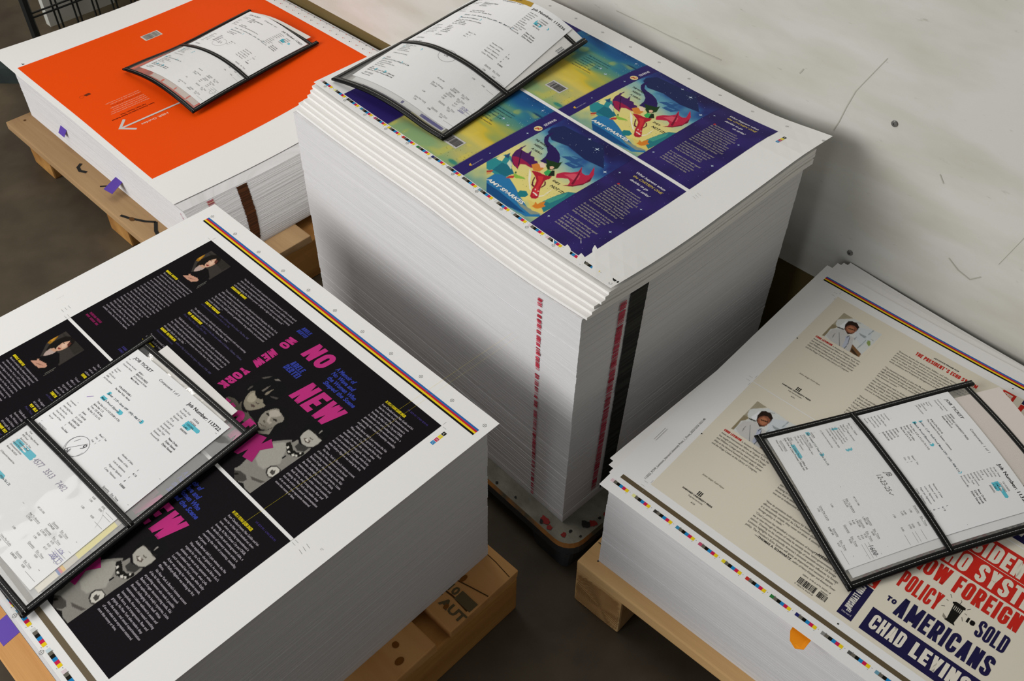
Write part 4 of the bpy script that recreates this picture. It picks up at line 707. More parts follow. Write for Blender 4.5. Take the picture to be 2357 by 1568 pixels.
tag(link('wall_scuffs', mesh_np('wall_scuffs', Vs, Fs), material('scuff_marks', 'b9b6ab', .8, .1), None), kind='structure')  # mesh of the painted crack and scuff strokes, no separate trim part
V, F = boxmesh([WP(-4, 0, -.012), WP(2.5, 0, -.012), WP(2.5, 0, -.12), WP(-4, 0, -.12)], [WP(-4, .262, -.012), WP(2.5, .262, -.012), WP(2.5, .262, -.12), WP(-4, .262, -.12)])
tag(link('baseboard_right', mesh_np('baseboard_right', V, F), material('dark_olive_kickboard', '6d5c36', .7, .2, noise=('7b6a44', 5, .2, 5))), kind='structure')
def lathe(profile, org, axis, n=14):
    ax = Vector(axis).normalized(); b1 = ax.orthogonal().normalized(); b2 = ax.cross(b1); V = []; F = []
    for r, h in profile:
        for i in range(n): V.append(Vector(org)+ax*h+(b1*math.cos(2*math.pi*i/n)+b2*math.sin(2*math.pi*i/n))*r)
    for j in range(len(profile)-1):
        for i in range(n): F.append((j*n+i, j*n+(i+1) % n, (j+1)*n+(i+1) % n, (j+1)*n+i))
    F.append(tuple(range(n))[::-1]); F.append(tuple(range((len(profile)-1)*n, len(profile)*n))); return V, F
for t, z, lab in ((-.45, .607, 'dull metal screw head in the white wall above the cream sheets, the upper one'), (-.451, .348, 'dull metal screw head low in the white wall just behind the cream stack corner')):
    V, F = lathe([(.0055, -.004), (.0055, .001), (.0045, .0022), (.0018, .0024), (.0014, .0006)], WP(t, z), -WN)
    tag(link('screw', mesh_np('screw', V, F), MAT['screw']), lab, 'screw', 'screws in the wall')

# ------------------------------------------------------------------ wire panel, board and bar beyond the orange stack
bud, bvd = Vector((.72225, -.69163, 0)), Vector((-.69163, -.72225, 0)); BO = Vector((-.782, 2.552, 0))
Q = BO-bud*.38
def bar_mesh(segs, r, n=6):
    V = []; F = []
    for a, b in segs:
        a = Vector(a); b = Vector(b); d = (b-a).normalized(); b1 = d.orthogonal().normalized(); b2 = d.cross(b1); n0 = len(V)
        for p in (a, b):
            for i in range(n): V.append(p+(b1*math.cos(2*math.pi*i/n)+b2*math.sin(2*math.pi*i/n))*r)
        for i in range(n): F.append((n0+i, n0+(i+1) % n, n0+n+(i+1) % n, n0+n+i))
        F.append(tuple(n0+i for i in range(n))[::-1]); F.append(tuple(n0+n+i for i in range(n)))
    return V, F
def QP(a, z, d=0.): return Q+bvd*a-bud*d+Vector((0, 0, z))
wp = tag(empty('wire_panel', Q), 'dark double-wire mesh panel standing on the floor behind the orange sheet', 'wire panel')
PO, PI_ = Q.copy(), 0
def plink(name, V, F, mats, root, rz=0., cols=None, smooth=False, midx=None):
    me = mesh_np(name, V, F, cols, smooth, midx); local(me, root.location, root.rotation_euler[2]); return link(name, me, mats, root)
for pa in (.413, .07): V, F = bar_mesh([(QP(pa, 0), QP(pa, .9))], .012); plink('post', V, F, MAT['wire'], wp)
vs = [.343-.0565*i for i in range(5)]
V, F = bar_mesh([(QP(a+dx, .012), QP(a+dx, .9)) for a in vs for dx in (0, -.0125)], .0028); plink('vertical_wires', V, F, MAT['wire'], wp)
V, F = bar_mesh([(QP(.41, z+dz, -.006), QP(.06, z+dz, -.006)) for z in (.09, .29, .49, .69, .89) for dz in (0, -.0125)], .0028); plink('horizontal_wires', V, F, MAT['wire'], wp)
V, F = boxmesh([QP(.345, 0, .06), QP(.14, 0, .06), QP(.14, 0, .085), QP(.345, 0, .085)], [QP(.345, .8, .06), QP(.14, .8, .06), QP(.14, .8, .085), QP(.345, .8, .085)])
tag(link('board', mesh_np('board', V, F), material('stained_white_board', 'c3c3b8', .7, .2, noise=('d2d3cc', 7, .2, 5))), 'white stained board standing behind the dark wire mesh', 'board')
V, F = boxmesh([QP(.10, 0, .10), QP(.05, 0, .10), QP(.05, 0, .13), QP(.10, 0, .13)], [QP(.10, .8, .10), QP(.05, .8, .10), QP(.05, .8, .13), QP(.10, .8, .13)])
tag(link('board', mesh_np('board', V, F), material('dark_green_board', '55564a', .7, .2, noise=('65655a', 7, .2, 5))), 'dark grey-green board behind the right end of the wire mesh', 'board')
bx = [(-2.3, 2.29), (-1.06, 2.315), (-1.055, 2.375), (-2.3, 2.35)]
V, F = boxmesh([Vector((x, y, 0)) for x, y in bx], [Vector((x, y, .045)) for x, y in bx])
tag(link('steel_bar', mesh_np('steel_bar', V, F), MAT['steel']), 'dark green steel bar lying on the floor left of the orange stack', 'bar')
V, F = boxmesh([Vector(p) for p in [(-2.36, 2.95, 0), (-1.52, 3.62, 0), (-1.535, 3.64, 0), (-2.375, 2.97, 0)]], [Vector(p) for p in [(-2.36, 2.95, .012), (-1.52, 3.62, .012), (-1.535, 3.64, .012), (-2.375, 2.97, .012)]])
tag(link('strap', mesh_np('strap', V, F), material('dark_brown_strap', '2c2012', .7, .2)), 'thin dark brown strap on the floor in the far left corner', 'strap')

# ------------------------------------------------------------------ pallets
def pbox(k, u0, u1, v0, v1, z0, z1, bev=.0025, skew=(0, 0), seed=0):
    bm = bmesh.new(); bmesh.ops.create_cube(bm, size=1); r = random.Random(seed)
    for v in bm.verts:
        v.co = W(k, (u0 if v.co.x < 0 else u1)+r.uniform(-.06, .06), (v0 if v.co.y > 0 else v1)+r.uniform(-.04, .04), z0 if v.co.z < 0 else z1)
    bmesh.ops.recalc_face_normals(bm, faces=bm.faces)
    bmesh.ops.bevel(bm, geom=list(bm.edges), offset=bev, segments=2, affect='EDGES', profile=.6)
    return bm
def bm_link(name, bm, mats, root):
    me = bpy.data.meshes.new(name); bm.to_mesh(me); bm.free(); local(me, root.location, root.rotation_euler[2]); return link(name, me, mats, root)
def pallet(k, u0, u1, v0, v1, ztop, boards, sts, dt, mu, mv, label, sh):
    x, y, a, c, s = fr(k); root = tag(empty('wooden_pallet', W(k, u0, v1, 0), a), label, 'pallet', 'wooden pallets')
    for i, (a0, a1) in enumerate(boards): bm_link('deck_board', pbox(k, u0, u1, a0, a1, ztop-dt, ztop, seed=i), MAT[mu], root)
    for i, (a0, a1) in enumerate(sts): bm_link('stringer', pbox(k, a0, a1, v0+.1, v1-sh, 0, ztop-dt+.0003, .004, seed=9+i), MAT[mv], root)
    return root
pl = pallet('L', -1.6, 27.85, .2, 24.7, .115, [(.25, 5.85), (6.95, 12.5), (13.55, 19.1), (20.0, 24.7)], [(24.9, 27.8), (11.7, 14.4), (-1.5, 1.4)], .021, 'wood_mid_u', 'wood_mid_v', 'orange-brown wooden pallet under the dark jacket stack at lower left', .05)
pr = pallet('R', -.85, 28.9, -.0, 24.25, .115, [(19.0, 24.25), (12.6, 17.8), (6.3, 11.5), (.0, 5.2)], [(-.8, 2.75), (12.2, 15.8), (25.2, 28.8)], .022, 'wood_new_u', 'wood_new_v', 'pale new wooden pallet under the cream sheets at lower right', .02)
pb = pallet('B', 4.3, 37.0, -.3, 28.0, .115, [(25.3, 28.0), (18.0, 22.6), (11.0, 15.6), (4.6, 9.2), (-.3, 3.4)], [(5.2, 9.0), (19, 22.6), (33.2, 36.9)], .018, 'wood_old_u', 'wood_old_v', 'worn wooden pallet with black marker strokes under the orange stack', .9)
# end grain on the new pallet's post
def ring_part(root, k):
    V = []; F = []; C = []
    r = random.Random(2); base = np.array(lin('b8905f')); dark = np.array(lin('8a6238'))
    cu, cz = 1.35, .036; rings = 30
    me_pts = []
    for j in range(rings):
        rr = .0012+.0021*j
        for ii in range(40):
            A = 2*math.pi*ii/40
            for q in (rr, rr+.00075):
                uu = cu*IN+math.cos(A)*q*1.05*(1+.06*math.sin(3*A)); zz = cz+math.sin(A)*q*1.25
                me_pts.append((uu, zz))
    for j in range(rings):
        for ii in range(40):
            a = (j*40+ii)*2; b = (j*40+(ii+1) % 40)*2; q = [a, a+1, b+1, b]
            if all(-.72*IN < me_pts[i][0] < 2.68*IN and .003 < me_pts[i][1] < .09 for i in q):
                n0 = len(V); V += [W(k, me_pts[i][0]/IN, 24.25, me_pts[i][1])+Vector((-.0, -.0, 0)) for i in q]; F.append((n0, n0+1, n0+2, n0+3))
    x, y, a, c, s = fr(k); d = Vector((s, -c, 0))*.0012
    V = [v+d for v in V]; plink('end_grain', V, F, material('growth_rings', '94683c', .8, .1), root)
ring_part(pr, 'R')
# stamp and cracks on the left pallet, marker strokes on the back one
def deck_marks(root, k, polys, z, mat, name):
    V = []; F = []
    for P, Fc in polys:
        n0 = len(V); V += [W(k, p[0], p[1], z) for p in P]; F += [tuple(i+n0 for i in f) for f in Fc]
    plink(name, V, F, mat, root)
st = Ink(); st.frame(25.55, 4.1, 0); st.text('10', 0, 0, .75, 'ffffff', 0, bold=.04, sx=1.1); st.text('T AUT', -.35, 1.0, .8, 'ffffff', 0, bold=.04, w=2.7); st.frame(); st.rect(26.45, 3.55, 27.75, 4.25, 'ffffff', 0, 5)
def ink_deck(root, ink, k, z, mat, name):
    P = np.concatenate(ink.V); V = [W(k, a, b, z) for a, b, _ in P]; plink(name, V, ink.F, mat, root)
ink_deck(pl, st, 'L', .1156, material('stencil_ink', '5e5138', .8, .1), 'stencil_mark')
deck_marks(pl, 'L', [stroke([(25.0, 3.6), (25.7, 3.3), (26.6, 3.05), (27.8, 2.75)], .07), stroke([(25.0, .75), (26.5, .8), (27.8, .95)], .05), stroke([(24.8, 4.35), (26.3, 4.2), (27.6, 4.3)], .1)], .1155, material('wood_cracks', '4a3218', .9, .1), 'cracks')
deck_marks(pl, 'L', [([(26.5+.14*math.cos(t*.5), 4.95+.2*math.sin(t*.5)) for t in range(13)], [tuple(range(13))]), ([(25.9+.16*math.cos(t*.5), 2.95+.3*math.sin(t*.5)) for t in range(13)], [tuple(range(13))]), ([(26.2+.22*math.cos(t*.5), 8.6+.2*math.sin(t*.5)) for t in range(13)], [tuple(range(13))]), ([(27.1+.22*math.cos(t*.5), 9.1+.3*math.sin(t*.5)) for t in range(13)], [tuple(range(13))])], .1157, material('wood_knots', '7a4a1c', .9, .1), 'knots')
deck_marks(pr, 'R', [stroke([(.1, 23.45), (.2, 23.0)], .09), stroke([(-.7, 22.35), (.4, 22.3)], .06)], .1157, material('nail_marks', '3a3128', .6, .3), 'nails')
deck_marks(pb, 'B', [stroke([(15.0, 26.3), (15.3, 26.75), (15.9, 26.9), (16.5, 26.6)], .28), stroke([(19.1, 26.8), (19.6, 26.2)], .16), stroke([(23.8, 27.6), (24.6, 27.3), (25.9, 26.6), (26.6, 26.0)], .24), stroke([(26.6, 26.0), (27.6, 26.6), (29.0, 27.0)], .3)], .1156, material('marker_strokes', '1d1b18', .7, .2), 'marker_strokes')
deck_marks(pb, 'B', [([(5.3+.12*math.cos(t*.5), 26.6+.12*math.sin(t*.5)) for t in range(13)], [tuple(range(13))]), ([(24.9+.3*math.cos(t*.5), 27.2+.2*math.sin(t*.5)) for t in range(13)], [tuple(range(13))])], .1157, material('old_knots', '5a3d20', .9, .1), 'knots')
# grey pallet under the tall stack
def rrect(k, u0, u1, v0, v1, r, z, n=6):
    P = []
    for cx, cy, a0 in ((u1-r, v1-r, 0), (u0+r, v1-r, 90), (u0+r, v0+r, 180), (u1-r, v0+r, 270)):
        for i in range(n+1): A = math.radians(a0+90*i/n); P.append(W(k, cx+r*math.cos(A), cy+r*math.sin(A), z))
    return P
x, y, a, c, s = fr('C'); pg = tag(empty('pallet', W('C', -1.3, 22.7, 0), a), 'grey painted pallet with chipped orange edges under the tall centre stack', 'pallet')
loops = [rrect('C', -1.5, 27.4, -1.2, 22.75, 1.4, .048), rrect('C', -1.5, 27.4, -1.2, 22.75, 1.4, .066), rrect('C', -1.35, 27.25, -1.05, 22.6, 1.3, .073)]
n = len(loops[0]); V = sum(loops, []); F = [tuple(range(n))[::-1], tuple(range(2*n, 3*n))]; mi = [0, 1]
for j in range(2):
    for i in range(n): F.append((j*n+i, j*n+(i+1) % n, (j+1)*n+(i+1) % n, (j+1)*n+i)); mi.append(0 if j == 0 else 2)
MAT['gp_side'] = material('dark_grey_paint', '3c3f42', .6, .3, noise=('4a4c4e', 15, .2, 5)); MAT['gp_top'] = material('worn_grey_paint', '6e6b5e', .5, .35, noise=('8d8a7c', 26, .18, 7), bump=.3, bscale=60); MAT['gp_chip'] = material('chipped_orange_edge', 'a8713a', .7, .2, noise=('5d5848', 18, .08, 5))
plink('deck', V, F, [MAT['gp_side'], MAT['gp_top'], MAT['gp_chip']], pg, midx=mi)
for u in (-1.0, 11.2, 23.5):
    for v in (-1.0, 9.3, 19.2):
        V, F = boxmesh(rrect('C', u+.25, u+3.4, v+.25, v+3.2, .5, 0, 3), rrect('C', u, u+3.7, v, v+3.4, .6, .0485, 3)); plink('foot', V, F, MAT['gp_side'], pg)
spl = []
rr = random.Random(7)
def blot(u, v, r, e=1.): return ([(u+r*e*math.cos(t*.45)*rr.uniform(.6, 1.2), v+r*math.sin(t*.45)*rr.uniform(.6, 1.2)) for t in range(14)], [tuple(range(14))])
deck_marks(pg, 'C', [blot(24.6, 22.1, .3, 1.5), blot(25.2, 22.3, .22), blot(26.2, 22.0, .2), blot(26.9, 20.0, .28), blot(27.0, 18.9, .2, 1.4), blot(26.7, 17.9, .3)], .0742, material('dried_red_ink', '8c1f1a', .4, .4), 'red_ink_spots')
deck_marks(pg, 'C', [blot(24.5, 22.35, .16), blot(26.6, 20.4, .3), blot(26.3, 21.5, .12), blot(26.9, 19.4, .12), blot(27.0, 21.3, .1), blot(22.0, 22.3, .1), blot(20.3, 22.4, .12)], .0744, material('dried_black_ink', '1b1a1a', .4, .4), 'black_ink_spots')

# ------------------------------------------------------------------ paper stacks
def stack(k, top, bot, zb, gap, nl, jit, seed, label, strips=(), lean=None):
    S = SF[k]; r = random.Random(seed); x, y, a, c, s = fr(k); ns = 30
    root_xy = W(k, bot[0], bot[3], zb)
    def loop(t, du, dv):
        R = [bot[i]+(top[i]-bot[i])*t for i in range(4)]
        if lean: R = lean(t, R)
        P = []
        for i in range(ns): P.append((R[0]+(R[1]-R[0])*i/ns, R[3]))
        for i in range(ns): P.append((R[1], R[3]+(R[2]-R[3])*i/ns))
        for i in range(ns): P.append((R[1]+(R[0]-R[1])*i/ns, R[2]))
        for i in range(ns): P.append((R[0], R[2]+(R[3]-R[2])*i/ns))
        U = np.array(P); Z = S(U[:, 0], U[:, 1])[:, 2]-gap
        tt = t
        return [W(k, p[0]+du, p[1]+dv, zb+(z-zb)*(tt if tt < .999 else 1)) for p, z in zip(P, Z)], R
    V = []; F = []; m = 4*ns; off = (0, 0); ends = None
    for j in range(nl):
        if r.random() < .12: base = (r.uniform(-1, 1)*jit*2.2, r.uniform(-1, 1)*jit*2.2)
        elif j == 0: base = (0, 0)
        o = (base[0]+r.uniform(-1, 1)*jit, base[1]+r.uniform(-1, 1)*jit)
        for t in (j/nl, (j+1)/nl): P, R = loop(t, *o); V += P
    nlp = 2*nl
    for j in range(nlp-1):
        for i in range(m): F.append((j*m+i, j*m+(i+1) % m, (j+1)*m+(i+1) % m, (j+1)*m+i))
    # lid
    g = len(V); X, Y = np.meshgrid(np.linspace(R[0], R[1], ns+1), np.linspace(R[3], R[2], ns+1), indexing='ij')
    Z = S(X.ravel(), Y.ravel())[:, 2]-gap
    V += [W(k, a_, b_, z) for a_, b_, z in zip(X.ravel(), Y.ravel(), Z)]
    for i in range(ns):
        for j in range(ns): q = g+i*(ns+1)+j; F.append((q, q+ns+1, q+ns+2, q+1))
    F.append(tuple(range(m))[::-1])
    nb = len(F); cols = np.ones((len(V), 3))*.8; cols = list(cols)
    # ink that has bled to the sheet edges
    for side, p0, p1, q0, q1, t0, t1, pal, cover, rag in strips:
        nt = int((t1-t0)*150)
        for j in range(nt):
            if r.random() > cover: continue
            ta = t0+(t1-t0)*j/nt; tb = t0+(t1-t0)*(j+(1 if cover > .95 else r.uniform(.45, 1.)))/nt; P4 = []
            for t, w0 in ((ta, 0), (tb, 0)):
                R = [bot[i]+(top[i]-bot[i])*t for i in range(4)]
                if lean: R = lean(t, R)
                a0 = p0+(q0-p0)*t+r.uniform(-1, 1)*rag; a1 = p1+(q1-p1)*t+r.uniform(-1, 1)*rag
                for aa in (a0, a1):
                    uv = (aa, R[3]+.05) if side == 'v' else (R[1]+.05, aa)
                    z = S([uv[0]], [uv[1]])[0, 2]-gap; P4.append(W(k, uv[0], uv[1], zb+(z-zb)*t))
            n0 = len(V); V += P4; F.append((n0, n0+1, n0+3, n0+2)); cc = lin(pal[r.randrange(len(pal))]); cols += [cc]*4
    me = mesh_np('paper_stack', V, F, np.array(cols), midx=[0]*nb+[1]*(len(F)-nb)); local(me, root_xy, a)
    o = link('paper_stack', me, [MAT['edge'], MAT['edgeink']]); o.location = root_xy; o.rotation_euler = (0, 0, a)
    return tag(o, label, 'paper stack', 'stacks of press sheets')
REDS = ['c23a4c', 'b02a3c', 'd06070', 'e0a0a8', 'c84a5c']
stack('L', (.0, 25.85, .75, 23.15), (.0, 25.75, .75, 23.1), .1152, .0012, 110, .006, 1, 'tall white paper stack under the dark jacket sheet, lower left')
stack('C', (.0, 25.6, 2.0, 21.35), (.0, 25.45, 2.0, 21.4), .0735, .035, 150, .008, 2, 'tallest white paper stack, in the centre against the wall',
      [('v', 22.55, 22.8, 22.45, 22.78, .02, .985, REDS, .8, .03), ('u', 18.9, 18.45, 18.35, 17.8, .06, .97, ['a8283a', 'b83248', 'c04658'], .93, .03), ('u', 18.0, 16.9, 17.55, 16.1, .03, .995, ['2b2b29', '343431', '3a3a36'], 1, .02)])
stack('R', (.25, 27.1, .2, 23.5), (.1, 27.0, .2, 23.35), .1152, .0035, 90, .008, 3, 'low white paper stack under the cream jacket sheets, lower right')
stack('B', (4.35, 31.4, .2, 25.55), (5.0, 34.9, .2, 25.75), .1152, .002, 60, .008, 4, 'low white paper stack under the orange sheet, top left',
      [('u', 22.4, 21.55, 20.7, 19.7, .0, .99, ['3c2415', '4a2c19', '57341d'], 1, .06), ('u', 24.1, 23.7, 23.5, 22.9, .55, .99, ['b24a55', 'a63c48', 'd9b49a'], .85, .05), ('v', 33.6, 33.75, 30.6, 30.7, .1, .9, ['c05a7a', 'b04a6c'], .8, .03)],
      lean=lambda t, R: [R[0], 34.9-(34.9-31.4)*(t**1.5), R[2], R[3]])
# fanned bundles between the tall stack and its printed top sheet
steps = ['lowest', 'second from the bottom', 'third from the bottom', 'fourth from the bottom', 'fifth from the bottom', 'topmost']
for i in range(6):
    v1 = [21.2, 20.85, 20.6, 20.25, 19.95, 19.72][i]; r = random.Random(20+i)
    me = sheet_mesh('paper_bundle', SF['C'], r.uniform(-.1, .15), 25.75+r.uniform(0, .2), 1.6+.02*i, v1, None, -.0345+.0049*(i+1), .0047, 'eceae6')
    tag(link('paper_bundle', me, MAT['print']), 'fanned step of white sheets above the centre stack, %s of six' % steps[i], 'paper bundle', 'fanned paper steps on the centre stack')
# loose sheets under the cream top sheet
for i, ((ou, ov), (bu, bv)) in enumerate([((.95, -1.5), (-.7, 22.37)), ((.64, -1.12), (-.45, 22.75)), ((.38, -.75), (-.12, 23.2))]):
    dv = np.array([bu-ou, bv-ov]); dv /= np.linalg.norm(dv); du = np.array([dv[1], -dv[0]])
    q = Ink(); colour_bar(q, .55, 26.6, 1.0, .122)
    me = sheet_mesh('press_sheet', SF['R'], 0, 26.2, 0, 23.9, q, -.0028+.0008*i, .0004, 'eeecea', mapf=lambda a, b, ou=ou, ov=ov, du=du, dv=dv: (ou+a*du[0]+b*dv[0], ov+a*du[1]+b*dv[1]))
    tag(link('press_sheet', me, MAT['print']), ['white sheet turned farthest towards the wall under the cream sheet', 'white sheet turned halfway towards the wall under the cream sheet', 'white sheet turned slightly towards the wall just under the cream sheet'][i], 'sheet', 'turned sheets under the cream top sheet')
# ------------------------------------------------------------------ printed top sheets
for key, ink, lab in (('L', INK_L, 'press sheet with two black and pink book jackets on the left stack'), ('C', INK_C, 'press sheet with two blue dragon book jackets on the centre stack'), ('R', INK_R, 'press sheet with two cream book jackets on the right stack'), ('B', INK_B, 'orange printed press sheet with white arrow on the back stack')):
    S = SF[key]; me = sheet_mesh('printed_sheet', S, 0, S.W, 0 if key != 'B' else .5, S.H, ink, 0., .0005, 'f2f1ef' if key != 'R' else 'efeeed')
    tag(link('printed_sheet', me, MAT['print']), lab, 'printed sheet', 'printed top sheets')
# ------------------------------------------------------------------ paper flags stuck into the stacks
def flag(pts, mat, lab):
    T = [Vector(p) for p in pts]; Bq = [p-Vector((0, 0, .0006)) for p in T]; V, F = boxmesh(Bq, T)
    tag(link('paper_flag', mesh_np('paper_flag', V, F), mat), lab, 'paper flag', 'coloured flags between the sheets')
flag([W('B', 11.45, 25.5, .171), W('B', 12.5, 25.5, .171), W('B', 12.45, 26.05, .150), W('B', 11.4, 26.05, .150)], MAT['flag_purple'], 'purple paper flag hanging high on the back stack, farther one')
flag([W('B', 20.3, 25.6, .143), W('B', 21.35, 25.6, .143), W('B', 21.9, 27.0, .137), W('B', 20.9, 27.2, .139)], MAT['flag_purple'], 'purple paper flag sticking out low over the back pallet, nearer one')
flag([W('L', 13.3, 22.9, .27), W('L', 14.7, 22.9, .27), W('L', 14.65, 24.1, .262), W('L', 13.25, 24.1, .262)], MAT['flag_purple'], 'purple paper flag at the left edge of the dark jacket stack')
fz = SF['R']([12.4], [24.1])[0, 2]
flag([W('R', 12.05, 23.3, fz-.006), W('R', 13.15, 23.3, fz-.006), W('R', 13.1, 24.55, fz-.012), W('R', 12.75, 24.75, fz-.014), W('R', 12.35, 24.6, fz-.012), W('R', 12.1, 24.2, fz-.009)], MAT['flag_orange'], 'orange paper flag under the edge of the cream sheet')
# ------------------------------------------------------------------ job tickets in their holders
def surf_off(S, x, y, h):
    "points at height h above a holder's surface"
    x = np.asarray(x, float); y = np.asarray(y, float); P = S(x, y); e = .05
    n = np.cross(S(x+e, y)-S(x-e, y), S(x, y-e)-S(x, y+e)); n /= np.linalg.norm(n, axis=1)[:, None]; n[n[:, 2] < 0] *= -1
    return P+n*np.asarray(h)[..., None] if np.ndim(h) else P+n*h
def film(S, x0, x1, y0, y1, h, nx=24, ny=30):
    X, Y = np.meshgrid(np.linspace(x0, x1, nx+1), np.linspace(y0, y1, ny+1), indexing='ij'); I = np.arange(X.size).reshape(nx+1, ny+1)
    P = surf_off(S, X.ravel(), Y.ravel(), h); F = np.stack([I[:-1, :-1], I[:-1, 1:], I[1:, 1:], I[1:, :-1]], -1).reshape(-1, 4); return P, [tuple(f) for f in F.tolist()]
def band(S, path, wd, h0, h1, seg=40):
    "folded binding tape along a path on the holder: returns tape and stitch meshes"
    path = np.array(path, float); d = np.r_[0, np.cumsum(np.linalg.norm(np.diff(path, axis=0), axis=1))]; t = np.linspace(0, d[-1], seg+1)
    C = np.c_[np.interp(t, d, path[:, 0]), np.interp(t, d, path[:, 1])]; T = np.gradient(C, axis=0); T /= np.linalg.norm(T, axis=1)[:, None]; Nn = np.c_[-T[:, 1], T[:, 0]]
    prof = [(-.5, h0), (-.5, h0+(h1-h0)*.6), (-.38, h1), (-.05, h1-.0001), (.0, h1-.0003), (.05, h1-.0001), (.38, h1), (.5, h0+(h1-h0)*.6), (.5, h0)]
    V = []
    for a, h in prof: P = C+Nn*a*wd; V.append(surf_off(S, P[:, 0], P[:, 1], h))
    V = np.concatenate(V); n = seg+1; F = []
    m = len(prof)
    for j in range(m):
        b = (j+1) % m
        for i in range(seg): F.append((j*n+i, j*n+i+1, b*n+i+1, b*n+i))
    F.append(tuple(j*n for j in range(m))); F.append(tuple(j*n+n-1 for j in range(m))[::-1])
    SV_ = []; SFc = []
    L = np.linspace(0, d[-1], int(d[-1]/.16)*2+1)
    for i in range(0, len(L)-1, 2):
        q = np.linspace(L[i], L[i]+(L[1]-L[0])*1.55, 3); c = np.c_[np.interp(q, d, path[:, 0]), np.interp(q, d, path[:, 1])]; tt = (c[-1]-c[0]); tt /= max(np.linalg.norm(tt), 1e-6); nn = np.array([-tt[1], tt[0]])
        for k_ in range(2):
            n0 = len(SV_)
            for p in (c[k_]+nn*.012, c[k_]-nn*.012, c[k_+1]-nn*.012, c[k_+1]+nn*.012): SV_.append(surf_off(S, [p[0]], [p[1]], h1+.00008)[0])
            SFc.append((n0, n0+1, n0+2, n0+3))
    return V, F, SV_, SFc
def ticket_ink(D):
    k = Ink(); G, B, HL, RU = '4c4b4c', '1d1c1e', '62c4d6', '2c2b2d'
    def t(s, x, y, sz=.13, c=B, b=0., w=None, al='l', sh=0.): k.text(s, x, y, sz, c, 2, bold=b, w=w, al=al, sh=sh)
    def rule(y, x0=.5, x1=8.3, tk=.018): k.line([(x0, y), (x1, y)], tk, RU, 1)
    def hl(x0, y, x1, h=.2): k.poly([(x0, y-h*.8), (x1-.02, y-h*.85), (x1+.06, y-h*.3), (x1, y+h*.28), (x0-.03, y+h*.25)], HL, 1)
    def ul(s, x, y, w, sz=.13): t(s, x, y, sz, '3a393b', 0, w=w); k.line([(x, y+.035), (x+w, y+.035)], .012, '3a393b', 1)
    t('JOB TICKET', .68, .52, .24, B, .012, w=1.62, sh=.15); t('Component: 1 of 1', 3.05, .55, .2, B, 0, w=1.75, sh=.12); t('Job Number: '+D['job'], 5.6, .54, .27, B, .02, w=2.65); rule(.68)
    for i, s in enumerate(['Customer Account', 'Customer Name']): t(s, .52, .93+.19*i, .125, G)
    for i, s in enumerate(D['cust']): t(s, 1.74, .93+.165*i, .14 if i != 1 else .15, B, .008 if i in (1, 3) else 0)
    for i, s in enumerate(['Contact', 'Phone', 'Fax', 'PO/X Job #', 'ISBN', 'Job Description']): t(s, .52, 1.5+.155*i, .12, G)
    t(D['isbn'], 1.74, 2.14, .145, B, .008); t(D['title'], 1.7, 2.33, .145, B, .008)
    hl(1.68, 2.74, 1.68+D['w1']); t(D['h1'], 1.72, 2.76, .15, '123a44', .012, w=D['w1']-.1); hl(1.62, 3.1, 3.45); t('Match Proof (Epson)', 1.66, 3.12, .15, '123a44', .012, w=1.6)
    for i, s in enumerate(D['size']): t(s, 1.72, 3.42+.185*i, .14, B, .006)
    for i, (a, b) in enumerate(zip(['Order Date', 'Proof Due', 'Due Date', 'Quantity', 'PO #', 'Last Job #', 'Estimate#', 'Saving Options', 'Order Type', 'Estimator', 'Processed By'], D['dates'])):
        y = .88+.195*i
        if i == 2: hl(6.52, y, 7.5, .19); hl(6.52, y+.19, 7.0, .22)
        t(a, 5.66, y, .135, G); t(b, 6.6 if i < 8 else 6.64, y+(.05 if i < 8 else 0), .135 if i < 8 else .155, B, .012 if i > 7 or i in (2, 3) else .004)
    rule(4.04, .95)
    for i, (a, b) in enumerate(zip(['Component', 'Final Size', 'Unfold Sig/Flat Size', 'Run Sheet Size', 'Parent Sheet Size', 'Number of Parts', 'Run Job'], D['comp'])): t(a, .5, 4.24+.2*i, .12, G); t(b, 1.72, 4.26+.2*i, .135, B, .006)
    t('Bleed ?  Yes', 3.7, 4.5, .13, '3a393b'); t('Out   2', 3.68, 4.72, .13, '3a393b'); t('Out   1', 3.66, 4.94, .13, '3a393b')
    for i, (a, b) in enumerate([('Number of Sides', '1'), ('Number of Inks', '4 / 0'), ('Lots or Signatures', '1'), ('Pages per Signature', '0'), ('Comp. Thickness', '0.0000')]): t(a, 5.64, 4.45+.245*i, .135, G); t(b, 7.0, 4.5+.245*i, .145, B, .012)
    rule(5.82, .48)
    ul('PREPRESS', .52, 6.04, .72); ul('Quantity', 6.48, 6.04, .5); ul('Est. Time', 7.14, 6.04, .58)
    for i, (a, b, c) in enumerate([(6.38, '1.00', '0:02'), (6.7, '4.00', '0:00'), (6.86, '1.00', '0:00'), (7.3, '1.00', '0:00')]): t(b, 6.58, a, .14); t(c, 7.38, a, .14); k.line([(7.8, a+.02), (8.4, a+.02)], .012, RU, 1)
    for i, s in enumerate(['Mac Time - Digital', '   Trust', 'Page 2/X Pages (Kutrow)', 'PDF Proof', '   Send proof to: Tom']+D['ship']):
        if i in D['hl']: hl(.62, 6.43+.165*i, 2.3, .17)
        t(s, .52, 6.43+.165*i, .125, '2c2b2d')
    rule(8.42, .5, 8.1); ul('PAPER', .5, 8.64, .42); hl(.42, 8.84, 2.15); t(D['paper'], .46, 8.86, .15, '123a44', .012, w=2.35); t(D['cut'], 4.98, 8.62, .13); ul('Quantity', 6.3, 8.6, .5); ul('Est. Time', 7.0, 8.6, .58); t(D['q'][0], 6.2, 8.78, .14, B, .01); t('0:00', 7.1, 8.78, .14)
    rule(8.9, 4.2, 8.35, .012); ul('DIGITAL PRESS', .5, 9.08, 1.0)
